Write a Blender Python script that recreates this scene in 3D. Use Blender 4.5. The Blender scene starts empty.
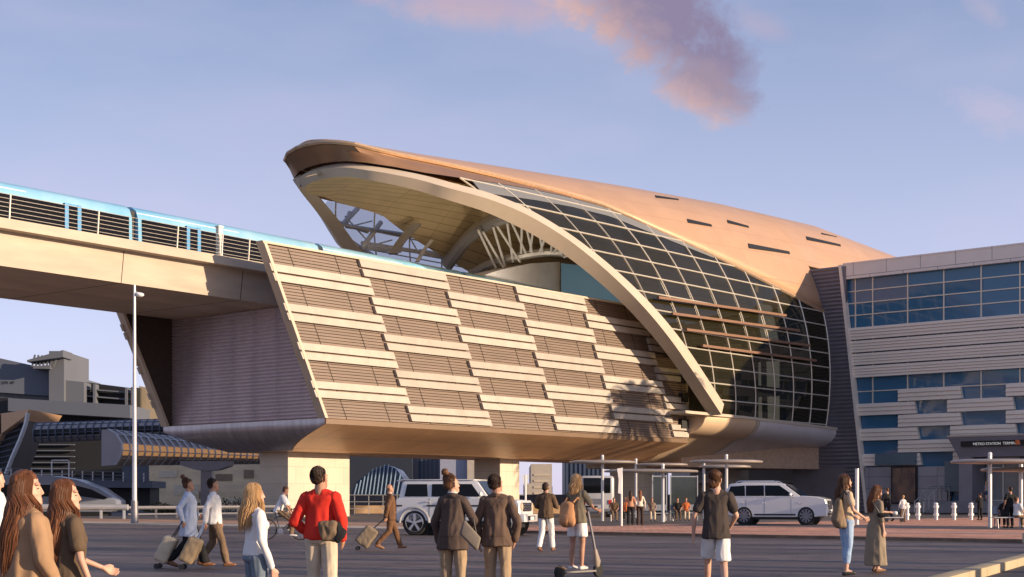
import bpy, bmesh, math, random
from mathutils import Vector, Matrix, noise
random.seed(7)
C = bpy.context.scene.collection
F, CX, HY, HC = 1456.0, 512.0, 500.0, 1.28
R = math.radians

# ------------------------------------------------------------------ materials
def nt(m):
    m.use_nodes = True
    return m.node_tree, m.node_tree.nodes, m.node_tree.links, m.node_tree.nodes['Principled BSDF']
MATS = {}
def mat(name, col, rough=.7, metal=0., var=.15, vscale=3., bump=0., bscale=20., spec=.5, col2=None, stretch=None, coat=0., sss=0.):
    if name in MATS: return MATS[name]
    m = bpy.data.materials.new(name); MATS[name] = m
    t, N, L, B = nt(m)
    B.inputs['Roughness'].default_value = rough; B.inputs['Metallic'].default_value = metal
    B.inputs['Specular IOR Level'].default_value = spec
    B.inputs['Coat Weight'].default_value = coat
    tc = N.new('ShaderNodeTexCoord'); mp = N.new('ShaderNodeMapping')
    if stretch: mp.inputs['Scale'].default_value = stretch
    L.new(tc.outputs['Object'], mp.inputs['Vector'])
    n = N.new('ShaderNodeTexNoise'); n.inputs['Scale'].default_value = vscale; n.inputs['Detail'].default_value = 6
    n.inputs['Roughness'].default_value = .6
    L.new(mp.outputs[0], n.inputs['Vector'])
    r = N.new('ShaderNodeValToRGB')
    r.color_ramp.elements[0].position = .3; r.color_ramp.elements[1].position = .7
    c2 = col2 if col2 else [min(1, c*(1+var)) for c in col]
    c1 = [c*(1-var) for c in col]
    r.color_ramp.elements[0].color = (*c1, 1); r.color_ramp.elements[1].color = (*c2, 1)
    L.new(n.outputs['Fac'], r.inputs[0]); L.new(r.outputs[0], B.inputs['Base Color'])
    if bump:
        n2 = N.new('ShaderNodeTexNoise'); n2.inputs['Scale'].default_value = bscale; n2.inputs['Detail'].default_value = 4
        L.new(mp.outputs[0], n2.inputs['Vector'])
        b = N.new('ShaderNodeBump'); b.inputs['Strength'].default_value = min(1, bump); b.inputs['Distance'].default_value = .02
        L.new(n2.outputs['Fac'], b.inputs['Height']); L.new(b.outputs[0], B.inputs['Normal'])
    return m
def panel_mat(name, col, rough, metal, bw, bh, mortar=.012, axes='xz', var=.1, mcol=None, rot=0, offset=.5, spec=.5, bump=.0):
    """surface divided in panels / blocks, laid out in object space"""
    m = bpy.data.materials.new(name); MATS[name] = m
    t, N, L, B = nt(m)
    B.inputs['Roughness'].default_value = rough; B.inputs['Metallic'].default_value = metal
    B.inputs['Specular IOR Level'].default_value = spec
    tc = N.new('ShaderNodeTexCoord'); sp = N.new('ShaderNodeSeparateXYZ'); cb = N.new('ShaderNodeCombineXYZ')
    L.new(tc.outputs['Object'], sp.inputs[0])
    L.new(sp.outputs['xyz'.index(axes[0])], cb.inputs[0]); L.new(sp.outputs['xyz'.index(axes[1])], cb.inputs[1])
    mp = N.new('ShaderNodeMapping'); mp.inputs['Rotation'].default_value[2] = rot
    L.new(cb.outputs[0], mp.inputs[0])
    k = N.new('ShaderNodeTexBrick'); k.offset = offset
    k.inputs['Scale'].default_value = 1; k.inputs['Brick Width'].default_value = bw; k.inputs['Row Height'].default_value = bh
    k.inputs['Mortar Size'].default_value = mortar
    k.inputs['Color1'].default_value = (*[c*(1-var) for c in col], 1); k.inputs['Color2'].default_value = (*[min(1, c*(1+var)) for c in col], 1)
    k.inputs['Mortar'].default_value = (*(mcol or [c*.35 for c in col]), 1)
    L.new(mp.outputs[0], k.inputs['Vector'])
    n = N.new('ShaderNodeTexNoise'); n.inputs['Scale'].default_value = .6; n.inputs['Detail'].default_value = 8
    L.new(tc.outputs['Object'], n.inputs['Vector'])
    mr = N.new('ShaderNodeMapRange'); mr.inputs['From Min'].default_value = .3; mr.inputs['From Max'].default_value = .7
    mr.inputs['To Min'].default_value = 1-var*1.5; mr.inputs['To Max'].default_value = 1+var
    L.new(n.outputs['Fac'], mr.inputs[0])
    mx = N.new('ShaderNodeMixRGB'); mx.blend_type = 'MULTIPLY'; mx.inputs[0].default_value = 1
    L.new(k.outputs['Color'], mx.inputs[1]); L.new(mr.outputs[0], mx.inputs[2]); L.new(mx.outputs[0], B.inputs['Base Color'])
    if bump:
        b = N.new('ShaderNodeBump'); b.inputs['Strength'].default_value = bump; b.inputs['Distance'].default_value = .02; b.invert = True
        L.new(k.outputs['Fac'], b.inputs['Height']); L.new(b.outputs[0], B.inputs['Normal'])
    return m
def glass_mat(name, tint, trans=.25, rough=.03, tcol=(.5, .55, .5), wav=.0, cell=None, tilt=.05):
    m = bpy.data.materials.new(name); MATS[name] = m
    t, N, L, B = nt(m)
    B.inputs['Base Color'].default_value = (*tint, 1); B.inputs['Roughness'].default_value = rough
    B.inputs['Specular IOR Level'].default_value = .5; B.inputs['IOR'].default_value = 1.5
    tr = N.new('ShaderNodeBsdfTransparent'); tr.inputs[0].default_value = (*tcol, 1)
    mx = N.new('ShaderNodeMixShader'); mx.inputs[0].default_value = trans
    L.new(B.outputs[0], mx.inputs[1]); L.new(tr.outputs[0], mx.inputs[2])
    L.new(mx.outputs[0], N['Material Output'].inputs['Surface'])
    if cell:
        tc = N.new('ShaderNodeTexCoord'); sn = N.new('ShaderNodeVectorMath'); sn.operation = 'SNAP'; sn.inputs[1].default_value = cell
        wn = N.new('ShaderNodeTexWhiteNoise'); sb_ = N.new('ShaderNodeVectorMath'); sb_.operation = 'SUBTRACT'; sb_.inputs[1].default_value = (.5,.5,.5)
        sc_ = N.new('ShaderNodeVectorMath'); sc_.operation = 'SCALE'; sc_.inputs['Scale'].default_value = tilt
        ge = N.new('ShaderNodeNewGeometry'); ad = N.new('ShaderNodeVectorMath'); ad.operation = 'ADD'; no = N.new('ShaderNodeVectorMath'); no.operation = 'NORMALIZE'
        L.new(tc.outputs['Object'], sn.inputs[0]); L.new(sn.outputs[0], wn.inputs['Vector']); L.new(wn.outputs['Color'], sb_.inputs[0]); L.new(sb_.outputs[0], sc_.inputs[0])
        L.new(sc_.outputs[0], ad.inputs[0]); L.new(ge.outputs['Normal'], ad.inputs[1]); L.new(ad.outputs[0], no.inputs[0]); L.new(no.outputs[0], B.inputs['Normal'])
    elif wav:
        tc = N.new('ShaderNodeTexCoord'); n = N.new('ShaderNodeTexNoise'); n.inputs['Scale'].default_value = .35; n.inputs['Detail'].default_value = 2
        L.new(tc.outputs['Object'], n.inputs[0])
        b = N.new('ShaderNodeBump'); b.inputs['Strength'].default_value = wav; b.inputs['Distance'].default_value = .3
        L.new(n.outputs[0], b.inputs['Height']); L.new(b.outputs[0], B.inputs['Normal'])
    return m

# ------------------------------------------------------------------ mesh builder
_ico = None
def ico():
    global _ico
    if _ico is None:
        bm = bmesh.new(); bmesh.ops.create_icosphere(bm, subdivisions=2, radius=1)
        _ico = [v.co.copy() for v in bm.verts]; bm.free()
    return _ico
class MB:
    def __init__(s): s.v = []; s.f = []
    def add(s, vs, fs):
        o = len(s.v); s.v += [tuple(x) for x in vs]; s.f += [tuple(i+o for i in f) for f in fs]; return s
    def box(s, x0, x1, y0, y1, z0, z1):
        return s.add([(x0,y0,z0),(x1,y0,z0),(x1,y1,z0),(x0,y1,z0),(x0,y0,z1),(x1,y0,z1),(x1,y1,z1),(x0,y1,z1)],
                     [(0,3,2,1),(4,5,6,7),(0,1,5,4),(1,2,6,5),(2,3,7,6),(3,0,4,7)])
    def hexa(s, p):      # 8 points, bottom ring then top ring
        return s.add(p, [(0,3,2,1),(4,5,6,7),(0,1,5,4),(1,2,6,5),(2,3,7,6),(3,0,4,7)])
    def beam(s, a, b, w, h, up=(0,0,1)):
        a, b = Vector(a), Vector(b); t = (b-a).normalized(); up = Vector(up)
        x = t.cross(up)
        if x.length < 1e-4: x = t.cross(Vector((1,0,0)))
        x.normalize(); y = x.cross(t)
        x *= w/2; y *= h/2
        return s.hexa([a-x-y, a+x-y, a+x+y, a-x+y, b-x-y, b+x-y, b+x+y, b-x+y])
    def tube(s, pts, r, n=8, cap=True):
        pts = [Vector(p) for p in pts]; rs = r if isinstance(r, (list, tuple)) else [r]*len(pts)
        ref = Vector((0,0,1)); rings = []
        T0 = (pts[1]-pts[0]).normalized()
        if abs(T0.dot(ref)) > .9: ref = Vector((1,0,0))
        for i, p in enumerate(pts):
            T = (pts[min(i+1, len(pts)-1)]-pts[max(i-1, 0)]).normalized()
            X = T.cross(ref)
            if X.length < 1e-5: X = Vector((0,1,0))
            X.normalize(); Y = X.cross(T).normalized()
            ref = Y if abs(T.dot(Y)) < .9 else ref
            rings.append([p+(X*math.cos(2*math.pi*k/n)+Y*math.sin(2*math.pi*k/n))*rs[i] for k in range(n)])
        return s.loft(rings, cap)
    def loft(s, rings, cap=True, closed=True):
        n = len(rings[0]); vs = [p for r in rings for p in r]; fs = []
        for i in range(len(rings)-1):
            for k in range(n if closed else n-1):
                k2 = (k+1) % n
                fs.append((i*n+k, i*n+k2, (i+1)*n+k2, (i+1)*n+k))
        if cap and closed: fs += [tuple(range(n))[::-1], tuple((len(rings)-1)*n+k for k in range(n))]
        return s.add(vs, fs)
    def cyl(s, a, b, r, r2=None, n=16): return s.tube([a, b], [r, r if r2 is None else r2], n)
    def poly(s, pts, d):           # flat outline extruded by the vector d
        n = len(pts); d = Vector(d); pts = [Vector(p) for p in pts]
        return s.add(pts+[p+d for p in pts], [tuple(range(n))[::-1], tuple(range(n, 2*n))]+[(i, (i+1) % n, n+(i+1) % n, n+i) for i in range(n)])
    def hull(s, els):              # convex hull of ellipsoids [(centre, radii)]
        bm = bmesh.new()
        for c, r in els:
            if not isinstance(r, (tuple, list)): r = (r, r, r)
            for q in ico(): bm.verts.new((c[0]+q.x*r[0], c[1]+q.y*r[1], c[2]+q.z*r[2]))
        o = bmesh.ops.convex_hull(bm, input=bm.verts)
        bmesh.ops.delete(bm, geom=[v for v in bm.verts if not v.link_faces], context='VERTS')
        bm.verts.index_update()
        s.add([v.co for v in bm.verts], [[v.index for v in f.verts] for f in bm.faces]); bm.free(); return s
    def xf(s, M): s.v = [tuple(M @ Vector(p)) for p in s.v]; return s
    def mesh(s, name, m, ang=35, bevel=0, merge=False):
        me = bpy.data.meshes.new(name); me.from_pydata(s.v, [], s.f)
        bm = bmesh.new(); bm.from_mesh(me)
        if merge: bmesh.ops.remove_doubles(bm, verts=bm.verts, dist=1e-4)
        bmesh.ops.recalc_face_normals(bm, faces=bm.faces)
        if bevel:
            ed = [e for e in bm.edges if len(e.link_faces) == 2 and e.calc_face_angle(0) > .5]
            bmesh.ops.bevel(bm, geom=ed, offset=bevel, segments=2, affect='EDGES', profile=.6)
        bm.to_mesh(me); bm.free()
        me.polygons.foreach_set('use_smooth', [True]*len(me.polygons)); me.set_sharp_from_angle(angle=R(ang))
        if m: me.materials.append(m)
        return me
    def build(s, name, m, parent=None, **k):
        o = bpy.data.objects.new(name, s.mesh(name, m, **k)); C.objects.link(o); o.parent = parent; return o

def tag(o, label=None, cat=None, group=None, kind=None):
    for k, v in (('label', label), ('category', cat), ('group', group), ('kind', kind)):
        if v: o[k] = v
    return o
def thing(name, label, cat, loc=(0,0,0), rz=0., group=None):
    o = bpy.data.objects.new(name, None); C.objects.link(o); o.location = loc; o.rotation_euler = (0,0,rz)
    o.empty_display_size = .3
    return tag(o, label, cat, group)
def copy_tree(o, parent=None):
    c = o.copy(); C.objects.link(c); c.parent = parent
    for ch in list(o.children): copy_tree(ch, c)
    return c
def Wp(px, py, Y): return Vector(((px-CX)/F*Y, Y, HC+(HY-py)/F*Y))
def Gx(px, Y): return (px-CX)/F*Y
def interp(tab, x):
    if x <= tab[0][0]: return tab[0][1]
    for (a, p), (b, q) in zip(tab, tab[1:]):
        if x <= b: return p+(q-p)*(x-a)/(b-a)
    return tab[-1][1]
def smooth_curve(P, n=6):
    P = [Vector(p) for p in P]; out = []
    for i in range(len(P)-1):
        a = P[max(0,i-1)]; b = P[i]; c = P[i+1]; d = P[min(len(P)-1,i+2)]
        for k in range(n):
            t = k/n; out.append(.5*((2*b)+(c-a)*t+(2*a-5*b+4*c-d)*t*t+(3*b-a-3*c+d)*t**3))
    out.append(P[-1]); return out
TS = bpy.data.scenes.new('workbench')
def remesh(mb, vox, smooth=4, folds=0., seed=0., fscale=7.):
    """union of overlapping closed pieces as one continuous skin"""
    me = bpy.data.meshes.new('t'); me.from_pydata(mb.v, [], mb.f)
    bm = bmesh.new(); bm.from_mesh(me); bmesh.ops.recalc_face_normals(bm, faces=bm.faces); bm.to_mesh(me); bm.free()
    o = bpy.data.objects.new('t', me); TS.collection.objects.link(o)
    r = o.modifiers.new('r', 'REMESH'); r.mode = 'VOXEL'; r.voxel_size = vox
    if smooth:
        q = o.modifiers.new('s', 'SMOOTH'); q.iterations = smooth; q.factor = .5
    TS.view_layers[0].update(); dg = TS.view_layers[0].depsgraph
    out = bpy.data.meshes.new_from_object(o.evaluated_get(dg)); bpy.data.objects.remove(o); bpy.data.meshes.remove(me)
    if folds:
        nn = [v.normal.copy() for v in out.vertices]
        for v, n_ in zip(out.vertices, nn):
            p = v.co*fscale; q = Vector((p.x+seed, p.y, p.z*.45+seed))
            d = noise.noise(q)*.65+noise.noise(q*2.3)*.35
            v.co += n_*(folds*(1-2.2*abs(d)))
    out.polygons.foreach_set('use_smooth', [True]*len(out.polygons))
    return out

# ------------------------------------------------------------------ palette
panelM = mat('pale stone coloured cladding', (.47,.415,.35), .55, .0, .10, .9, bump=.1, bscale=8, spec=.3)
def vary(m, amt):
    t, N, L, B = nt(m); src = B.inputs['Base Color'].links[0].from_socket
    oi = N.new('ShaderNodeObjectInfo'); mr = N.new('ShaderNodeMapRange'); mr.inputs['To Min'].default_value = 1-amt; mr.inputs['To Max'].default_value = 1+amt
    L.new(oi.outputs['Random'], mr.inputs[0]); mx = N.new('ShaderNodeMixRGB'); mx.blend_type = 'MULTIPLY'; mx.inputs[0].default_value = 1
    L.new(src, mx.inputs[1]); L.new(mr.outputs[0], mx.inputs[2]); L.new(mx.outputs[0], B.inputs['Base Color'])
vary(panelM, .09)
slatM = mat('brown aluminium slats', (.205,.145,.108), .5, .0, .18, .8, stretch=(.3,1,6))
backM = mat('dark backing', (.055,.038,.03), .8)
archM = mat('cream arch paint', (.56,.47,.36), .42, .0, .05, .5, spec=.4)
goldM = None
soffM = mat('golden perforated lining', (.30,.19,.09), .42, .5, .2, .6)
steelM = mat('pale steel', (.55,.55,.56), .35, .4, .08, 2)
whiteM = mat('white paint', (.8,.79,.77), .4, 0, .04, 2)
greyM = mat('grey metal', (.24,.23,.25), .45, .5, .1, 1.5)
darkM = mat('dark void', (.012,.012,.014), .6)
concM = mat('warm concrete', (.52,.44,.35), .75, 0, .1, .5, bump=.25, bscale=6)
frameM = mat('cream mullion', (.76,.69,.57), .4, .2, .05)
hullM = panel_mat('bronze hull panels', (.74,.43,.23), .42, .15, 4.2, 2.6, .02, 'xy', .06, (.2,.13,.08))
colM = panel_mat('cream stone column blocks', (.60,.52,.41), .7, 0, 1.6, 1.25, .012, 'xz', .05, (.35,.3,.24), offset=.5)
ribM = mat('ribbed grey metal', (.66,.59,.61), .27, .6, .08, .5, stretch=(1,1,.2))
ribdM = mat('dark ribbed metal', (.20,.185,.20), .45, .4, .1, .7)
skirtM = mat('brushed skirt metal', (.46,.43,.45), .33, .7, .2, .9, stretch=(1,2.5,.15))

# gold roof: warm metal with faint seams
m = panel_mat('copper gold roof sheets', (.61,.37,.215), .36, .2, 6.0, 1.3, .014, 'xy', .035, (.46,.27,.16), spec=.5)
goldM = m
# golden lining with lines
m = panel_mat('golden soffit battens', (.74,.58,.33), .45, .0, 7.0, .62, .03, 'xy', .05, (.45,.33,.17), offset=0.)
soffM = m

# ------------------------------------------------------------------ station frame
OX, OY = -12.84, 100.0
AU, AV = Vector((.648,.762)).normalized(), None
AV = Vector((-AU.y, AU.x)); ROT = math.atan2(AU.y, AU.x)
VC = 9.15
def ray_v(px, py, v):
    r = (px-CX)/F; x0 = OX+AV.x*v; y0 = OY+AV.y*v
    u = (r*y0-x0)/(AU.x-r*AU.y); Y = y0+AU.y*u
    return u, HC+(HY-py)/F*Y
def ray_u(px, py, u):
    r = (px-CX)/F; x0 = OX+AU.x*u; y0 = OY+AU.y*u
    v = (r*y0-x0)/(AV.x-r*AV.y); Y = y0+AV.y*v
    return v, HC+(HY-py)/F*Y
ZC = [(3.5,28.4),(7,28.75),(10,28.9),(17,29.4),(25,30.0),(43,31.3),(60,32.3),(80,32.9),(105,31.8),(120,28.5),(132,22),(138,15)]
def zc(u): return interp(ZC, u)
def wd(u): return 12.05*math.sqrt(max(.0, 1-(max(0,u-100)/39.)**2))
def vsh(u, z, off=0.):
    b = (zc(u)-14) if z > 14 else 18.8
    q = max(0., 1-((z-14)/b)**2)
    return VC-(wd(u)+off)*math.sqrt(q)
def ray_sh(px, py, v0=0.):
    v = v0
    for _ in range(60):
        u, z = ray_v(px, py, v); v = v*.6+.4*vsh(u, min(z, zc(u)-.01))
    return u, v, z
def rv(px, py, v):
    u, z = ray_v(px, py, v); return (u, v, z)
station = thing('metro_station', 'shell roofed elevated metro station with copper gold roof, cream arch and slatted flank', 'station', (OX,OY,0), ROT)

RAKE, ZB, ZT, UE = .48, 6.91, 18.2, 44.8
def mir(v): return 2*VC-v
# --- flanks
def flank(side):
    f = (lambda v: v) if side == 0 else mir
    def pz(mb, u0, u1, v0, v1, z0, z1, slant=1):
        a0, a1 = (u0-RAKE*(z0-ZB), u0-RAKE*(z1-ZB)); b0, b1 = (u1-RAKE*(z0-ZB), u1-RAKE*(z1-ZB))
        if not slant: b0 = b1 = u1
        b0, b1 = min(b0, UE), min(b1, UE)
        if a0 > UE-.3: return
        mb.hexa([(a0,f(v0),z0),(b0,f(v0),z0),(b0,f(v1),z0),(a0,f(v1),z0),(a1,f(v0),z1),(b1,f(v0),z1),(b1,f(v1),z1),(a1,f(v1),z1)])
    wall = MB(); pz(wall, .15, 60, .22, .5, ZB, ZT)
    w = wall.build('side_wall', backM, station)
    sl = MB(); n = 54; dz = (ZT-ZB)/n
    for i in range(n):
        z = ZB+dz*i
        pz(sl, .1, 60, .12, .22, z+.012, z+dz*.86)
    sl.build('slat_cladding', slatM, w)
    ed = MB(); pz(ed, -.1, .16, -.16, .6, ZB, ZT); pz(ed, -.1, 60, -.1, .6, ZT, ZT+.16)
    ed.build('edge_trim', archM, w)
    sm = MB()
    for k in range(1, 22):
        if k % 2 == 0: continue
        u0 = 2.125*k; pz(sm, u0, u0+.05, .095, .13, ZB, ZT)
    sm.build('seam_strip', backM, w)
    P = (ZT-ZB-1.25)/4.
    for c in range(6):
        u0 = 8.5*c-(.25 if c == 0 else 0.); u1 = 8.5*c+8.9
        for k in range(5 if c % 2 else 4):
            zt = ZT-.02-P*k-(0 if c % 2 else P/2)
            bar = MB(); t = .50
            for j in range(2):
                z1 = zt-j*.62; pz(bar, u0+.0, u1, -.14, .13, z1-.48, z1)
            if bar.v: bar.build('cladding_panel', panelM, station)
flank(0); flank(1)
# vertical dark reveal and small openings where the flank meets the skirt
for z in (8.2, 10.6, 12.4):
    mb = MB(); mb.box(UE-1.3, UE-.2, -.25, .1, z-.35, z+.5); mb.build('flank_opening', darkM, station)

# --- end wall, ribbed
mb = MB(); zz = ZB; n = 40; dz = (17.2-ZB)/n
rings = []
for i in range(n):
    z = ZB+dz*i
    rings += [[(.5,.5,z),(.5,17.8,z)], [(.38,.5,z+dz*.45),(.38,17.8,z+dz*.45)]]
rings.append([(.5,.5,17.2),(.5,17.8,17.2)])
mb.loft(rings, cap=False, closed=False); mb.box(.6,1.0,.5,17.8,ZB,17.2)
mb.build('end_wall', ribM, station, ang=20)
sm = MB()
for k in range(1, 7): sm.box(.36,.375,.5+2.5*k,.525+2.5*k,ZB,17.2)
sm.build('seam_strip', greyM, station)

# --- hull below
KE = 4.85
def prof(v0, z0, n=9):            # near half of the hull section from the edge to the keel
    out = []
    for i in range(n+1):
        t = i/n; a = t*math.pi/2
        out.append((v0+(5.6-v0)*(math.sin(a)**1.15), KE+(z0-KE)*(1-math.sin(a))**.9 if i < n else KE))
    return out
def ring(u, v0, z0, topz=None):
    p = prof(v0, z0); q = [(mir(v), z) for v, z in p[::-1]]
    r = [(u, v, z) for v, z in p+q]
    return r+[(u, mir(v0), z0+.35), (u, v0, z0+.35)]
def bow(r): return [(.1+1.9*max(0,(ZB-.38-z)/(ZB-.38-KE))**2, v, z) for u, v, z in r]
mb = MB(); mb.loft([bow(ring(.12, 0, ZB-.38))]+[ring(u, 0, ZB-.38) for u in (3, 15, 30, UE)])
mb.build('hull_soffit', hullM, station, ang=40)
mb = MB(); rr = ring(.0, .02, ZB-.40)[:20]; rings = []
for k in range(9):
    t = k/8; rings.append([(-.02+1.9*max(0,(ZB-.4-(ZB+(p[2]-.01-ZB)*t))/(ZB-.4-KE))**2, p[1], ZB+(p[2]-.01-ZB)*t) for p in rr])
mb.loft(rings, cap=False, closed=False); mb.build('end_skirt', skirtM, station, ang=60)
def flare(u): return interp([(UE,-1.9),(50,-2.75),(67,-3.6)], u), interp([(UE,9.0),(67,8.35)], u)
def ring2(u, s=0):
    v0, z0 = flare(u); pts = []
    for i in range(9):            # rounded lip, then a shallow belly
        a = i/8*math.pi/2; pts.append((v0+2.6*(1-math.cos(a)), z0-1.75*math.sin(a)))
    for t in (.25,.5,.75,1): pts.append((v0+2.6+(4.6-v0-2.6)*t, z0-1.75+(KE+.02-z0+1.75)*t**.8))
    p = [(v0, z0+.30)]+pts; q = [(mir(v), z) for v, z in p[::-1]]
    return [(u+s*.25, v, z) for v, z in p+q]
skirtB = mat('beige skirt panels', (.80,.58,.38), .42, .2, .05, .6)
mb = MB(); mb.loft([ring2(u) for u in (UE+.02, 48, 52.2)]); mb.build('flared_skirt', skirtB, station, ang=50)
mb = MB(); mb.loft([[(p[0]+d, p[1], p[2]) for p in ring2(52.3)] for d in (0, .5)]); mb.build('skirt_rib', archM, station, ang=50)
mb = MB(); mb.loft([ring2(u) for u in (52.85, 58, 62, 66.9)]); mb.build('flared_skirt', mat('pale satin skirt metal', (.80,.74,.72), .35, .25, .08, .6), station, ang=50)
mb = MB(); mb.hexa([(49,3.5,4.45),(66.8,-1.6,4.45),(66.8,17,4.45),(49,15,4.45),(49,3.5,6.6),(66.8,-1.6,6.9),(66.8,17,6.9),(49,15,6.6)])
mb.build('undercroft_beam', mat('shaded brown soffit', (.55,.37,.24), .6), station)
# ledge
mb = MB(); pts = []
for u in (UE-3.4, 50, 58, 67):
    v0, z0 = flare(max(u, UE)); pts.append([(u,v0-.12,z0+.05),(u,v0-.12,z0+.30),(u,.6,z0+.30),(u,.6,z0+.05)])
mb.loft(pts); mb.build('skirt_ledge', archM, station)

# --- arch, rim and glazing curves
arch = [(8.25,9.15,26.5),(8.3,7.8,26.45),(8.55,6.4,26.3),(9.3,5.0,26.0),(10.9,3.5,25.65),(12.5,2.35,25.3),(14.1,1.25,24.85)]
for px, py in [(490,204),(530,222),(570,247),(610,279),(645,313),(675,349),(699,384),(716,410)]:
    arch.append(ray_sh(px, py, 0))
archc = smooth_curve(arch, 5)
ZAR = [(p.x, p.z) for p in archc if p.x > 9]
def zar(u): return interp(ZAR, u)
def sweep_arch(P, w, d, sgn=1, off=0.):
    rings = []
    for i, p in enumerate(P):
        T = (P[min(i+1, len(P)-1)]-P[max(i-1, 0)]).normalized()
        N = Vector((min(0, p.x-24)*.55, (p.y-VC)*1.0, max(2, p.z-12)*.8))
        N = (N-T*N.dot(T)).normalized(); B = T.cross(N).normalized()
        k = .6+.4*min(1, max(0, (p.x-8)/12))
        o = p+N*off; x = B*w/2*k; y = N*d/2*k
        r = [o-x-y, o+x-y, o+x+y, o-x+y]
        if sgn < 0: r = [Vector((q.x, mir(q.y), q.z)) for q in r]
        rings.append(r)
    m = MB(); m.loft(rings); return m
far_arch = [Vector((p[0], mir(p[1]), p[2])) for p in arch[:3]]+[Vector(rv(*q)) for q in [(300,182,12.4),(306,190,14.2),(317,203,16),(329,218,17.2),(341,236,18.2),(352,249,18.8)]]+[Vector((p[0], mir(p[1]), p[2])) for p in arch[9:]]
farc = [Vector((p.x, mir(p.y), p.z)) for p in smooth_curve(far_arch, 5)]
for s in (1, -1):
    sweep_arch(archc if s > 0 else farc, 1.2, 1.25, s, .05).build('arch_beam', archM, station, ang=30)

rim = [(6.6,9.15,28.5),(6.65,7.8,28.45),(6.95,6.4,28.3),(7.7,5.2,28.1),(9.2,4.75,27.95),(11.6,4.35,27.87)]
for px, py in [(440,161.5),(463,166.5),(495,174),(530,183),(565,192),(603,204),(630,216),(660,230),(690,243.5),(719,257),(755,275),(792,294),(824,311)]:
    rim.append(ray_sh(px, py, 3))
inner = [(7.75,9.15,27.1),(7.8,7.8,27.05),(8.05,6.4,26.95),(8.8,5.0,26.75),(10.4,3.6,26.5),(12.6,2.6,26.3)]
for px, py in [(455,177),(490,182),(527,188),(563,195.5),(603,206.5)]:
    inner.append(ray_sh(px, py, 3))
uend = rim[-1][0]
print('arch', [tuple(round(c,1) for c in p) for p in arch]); print('rim', [tuple(round(c,1) for c in p) for p in rim]); print('inner', [tuple(round(c,1) for c in p) for p in inner])
GT = [(p[0], p[2]) for p in inner[5:]]+[(p[0], p[2]-.1) for p in rim[13:]]
def zgt(u): return interp(GT, u)
# roof sheet
def rsec(p, n=28, drop=0.):
    u, v, z = p; b = max(zc(u), z+.05)-14-drop; s0 = min(.9995, (z-14-drop*.3)/b); f0 = math.asin(s0); w = (VC-v)/max(.02, math.cos(f0))
    return [(u, VC-w*math.cos(f0+(math.pi-2*f0)*i/n), 14+b*math.sin(f0+(math.pi-2*f0)*i/n)) for i in range(n+1)]
rl = list(rim); top = ray_u(803,268,uend)
for t in (.34, .67, 1):
    zq = rim[-1][2]+(25.6-rim[-1][2])*t; rl.append((uend+.02*t, vsh(uend, zq), zq))
for u in (72, 80, 90, 100, 108, 116, 124, 131):
    zq = min(25.6, 14+.75*(zc(u)-14)); rl.append((u, vsh(u, zq), zq))
def offset_out(p, d): return p
rings = [rsec(p) for p in rl]
mb = MB(); mb.loft(rings, cap=False, closed=False)
roof = mb.build('roof_shell', goldM, station, ang=60)
so = roof.modifiers.new('thickness', 'SOLIDIFY'); so.thickness = .28; so.offset = -1 
# roof slots
for (x0,y0,x1,y1,h) in [(655,195.5,678,199,2.2),(687,219,711,224.5,3.6),(727,220,748,226,3.0),(748,243.5,789,251.5,4.6),(806,236.5,840,244.5,3.4),(821,233,836,236.5,1.3)]:
    slot = MB(); P = []
    for (x, y) in ((x0,y0),(x1,y1),(x1+1,y1+h*.55),(x0+1,y0+h)):
        v = 3.
        for _ in range(80):
            u, z = ray_v(x, y, v); z2 = min(z, zc(u)-.05); v = v*.7+.3*vsh(u, z2, .04)
        P.append(Vector((u, v, z)))
    nn = (P[1]-P[0]).cross(P[3]-P[0]).normalized()
    if nn.z < 0: nn = -nn
    slot.poly([p-nn*.15 for p in P], nn*.19); slot.build('roof_slot', darkM, station)
# rim fascia + soffit of the overhang (near and far)
visM = mat('bronze visor underside', (.34,.19,.105), .4, .35, .1, .4)
for s in (1, -1):
    A = [Vector(p) for p in rim[:len(inner)]]; Bq = [Vector(p) for p in inner]; rings = []
    for a, b in zip(A, Bq):
        a = a-Vector((0,0,.30)); m1 = a.lerp(b, .5); m1 += Vector((0,0,.10))
        L_ = [a, a.lerp(m1,.5), m1, m1.lerp(b,.5), b]
        if s < 0: L_ = [Vector((q.x, mir(q.y), q.z)) for q in L_]
        rings.append(L_)
    mb = MB(); mb.loft(rings, cap=False, closed=False); mb.build('visor_soffit', visM, station, ang=60)
    pts = [Vector((p[0], p[1] if s > 0 else mir(p[1]), p[2]-.12)) for p in rim]
    mb = MB(); mb.tube(pts, .17, 6); mb.build('roof_rim', mat('gold edge trim', (.62,.42,.25), .35, .5), station)
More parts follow.
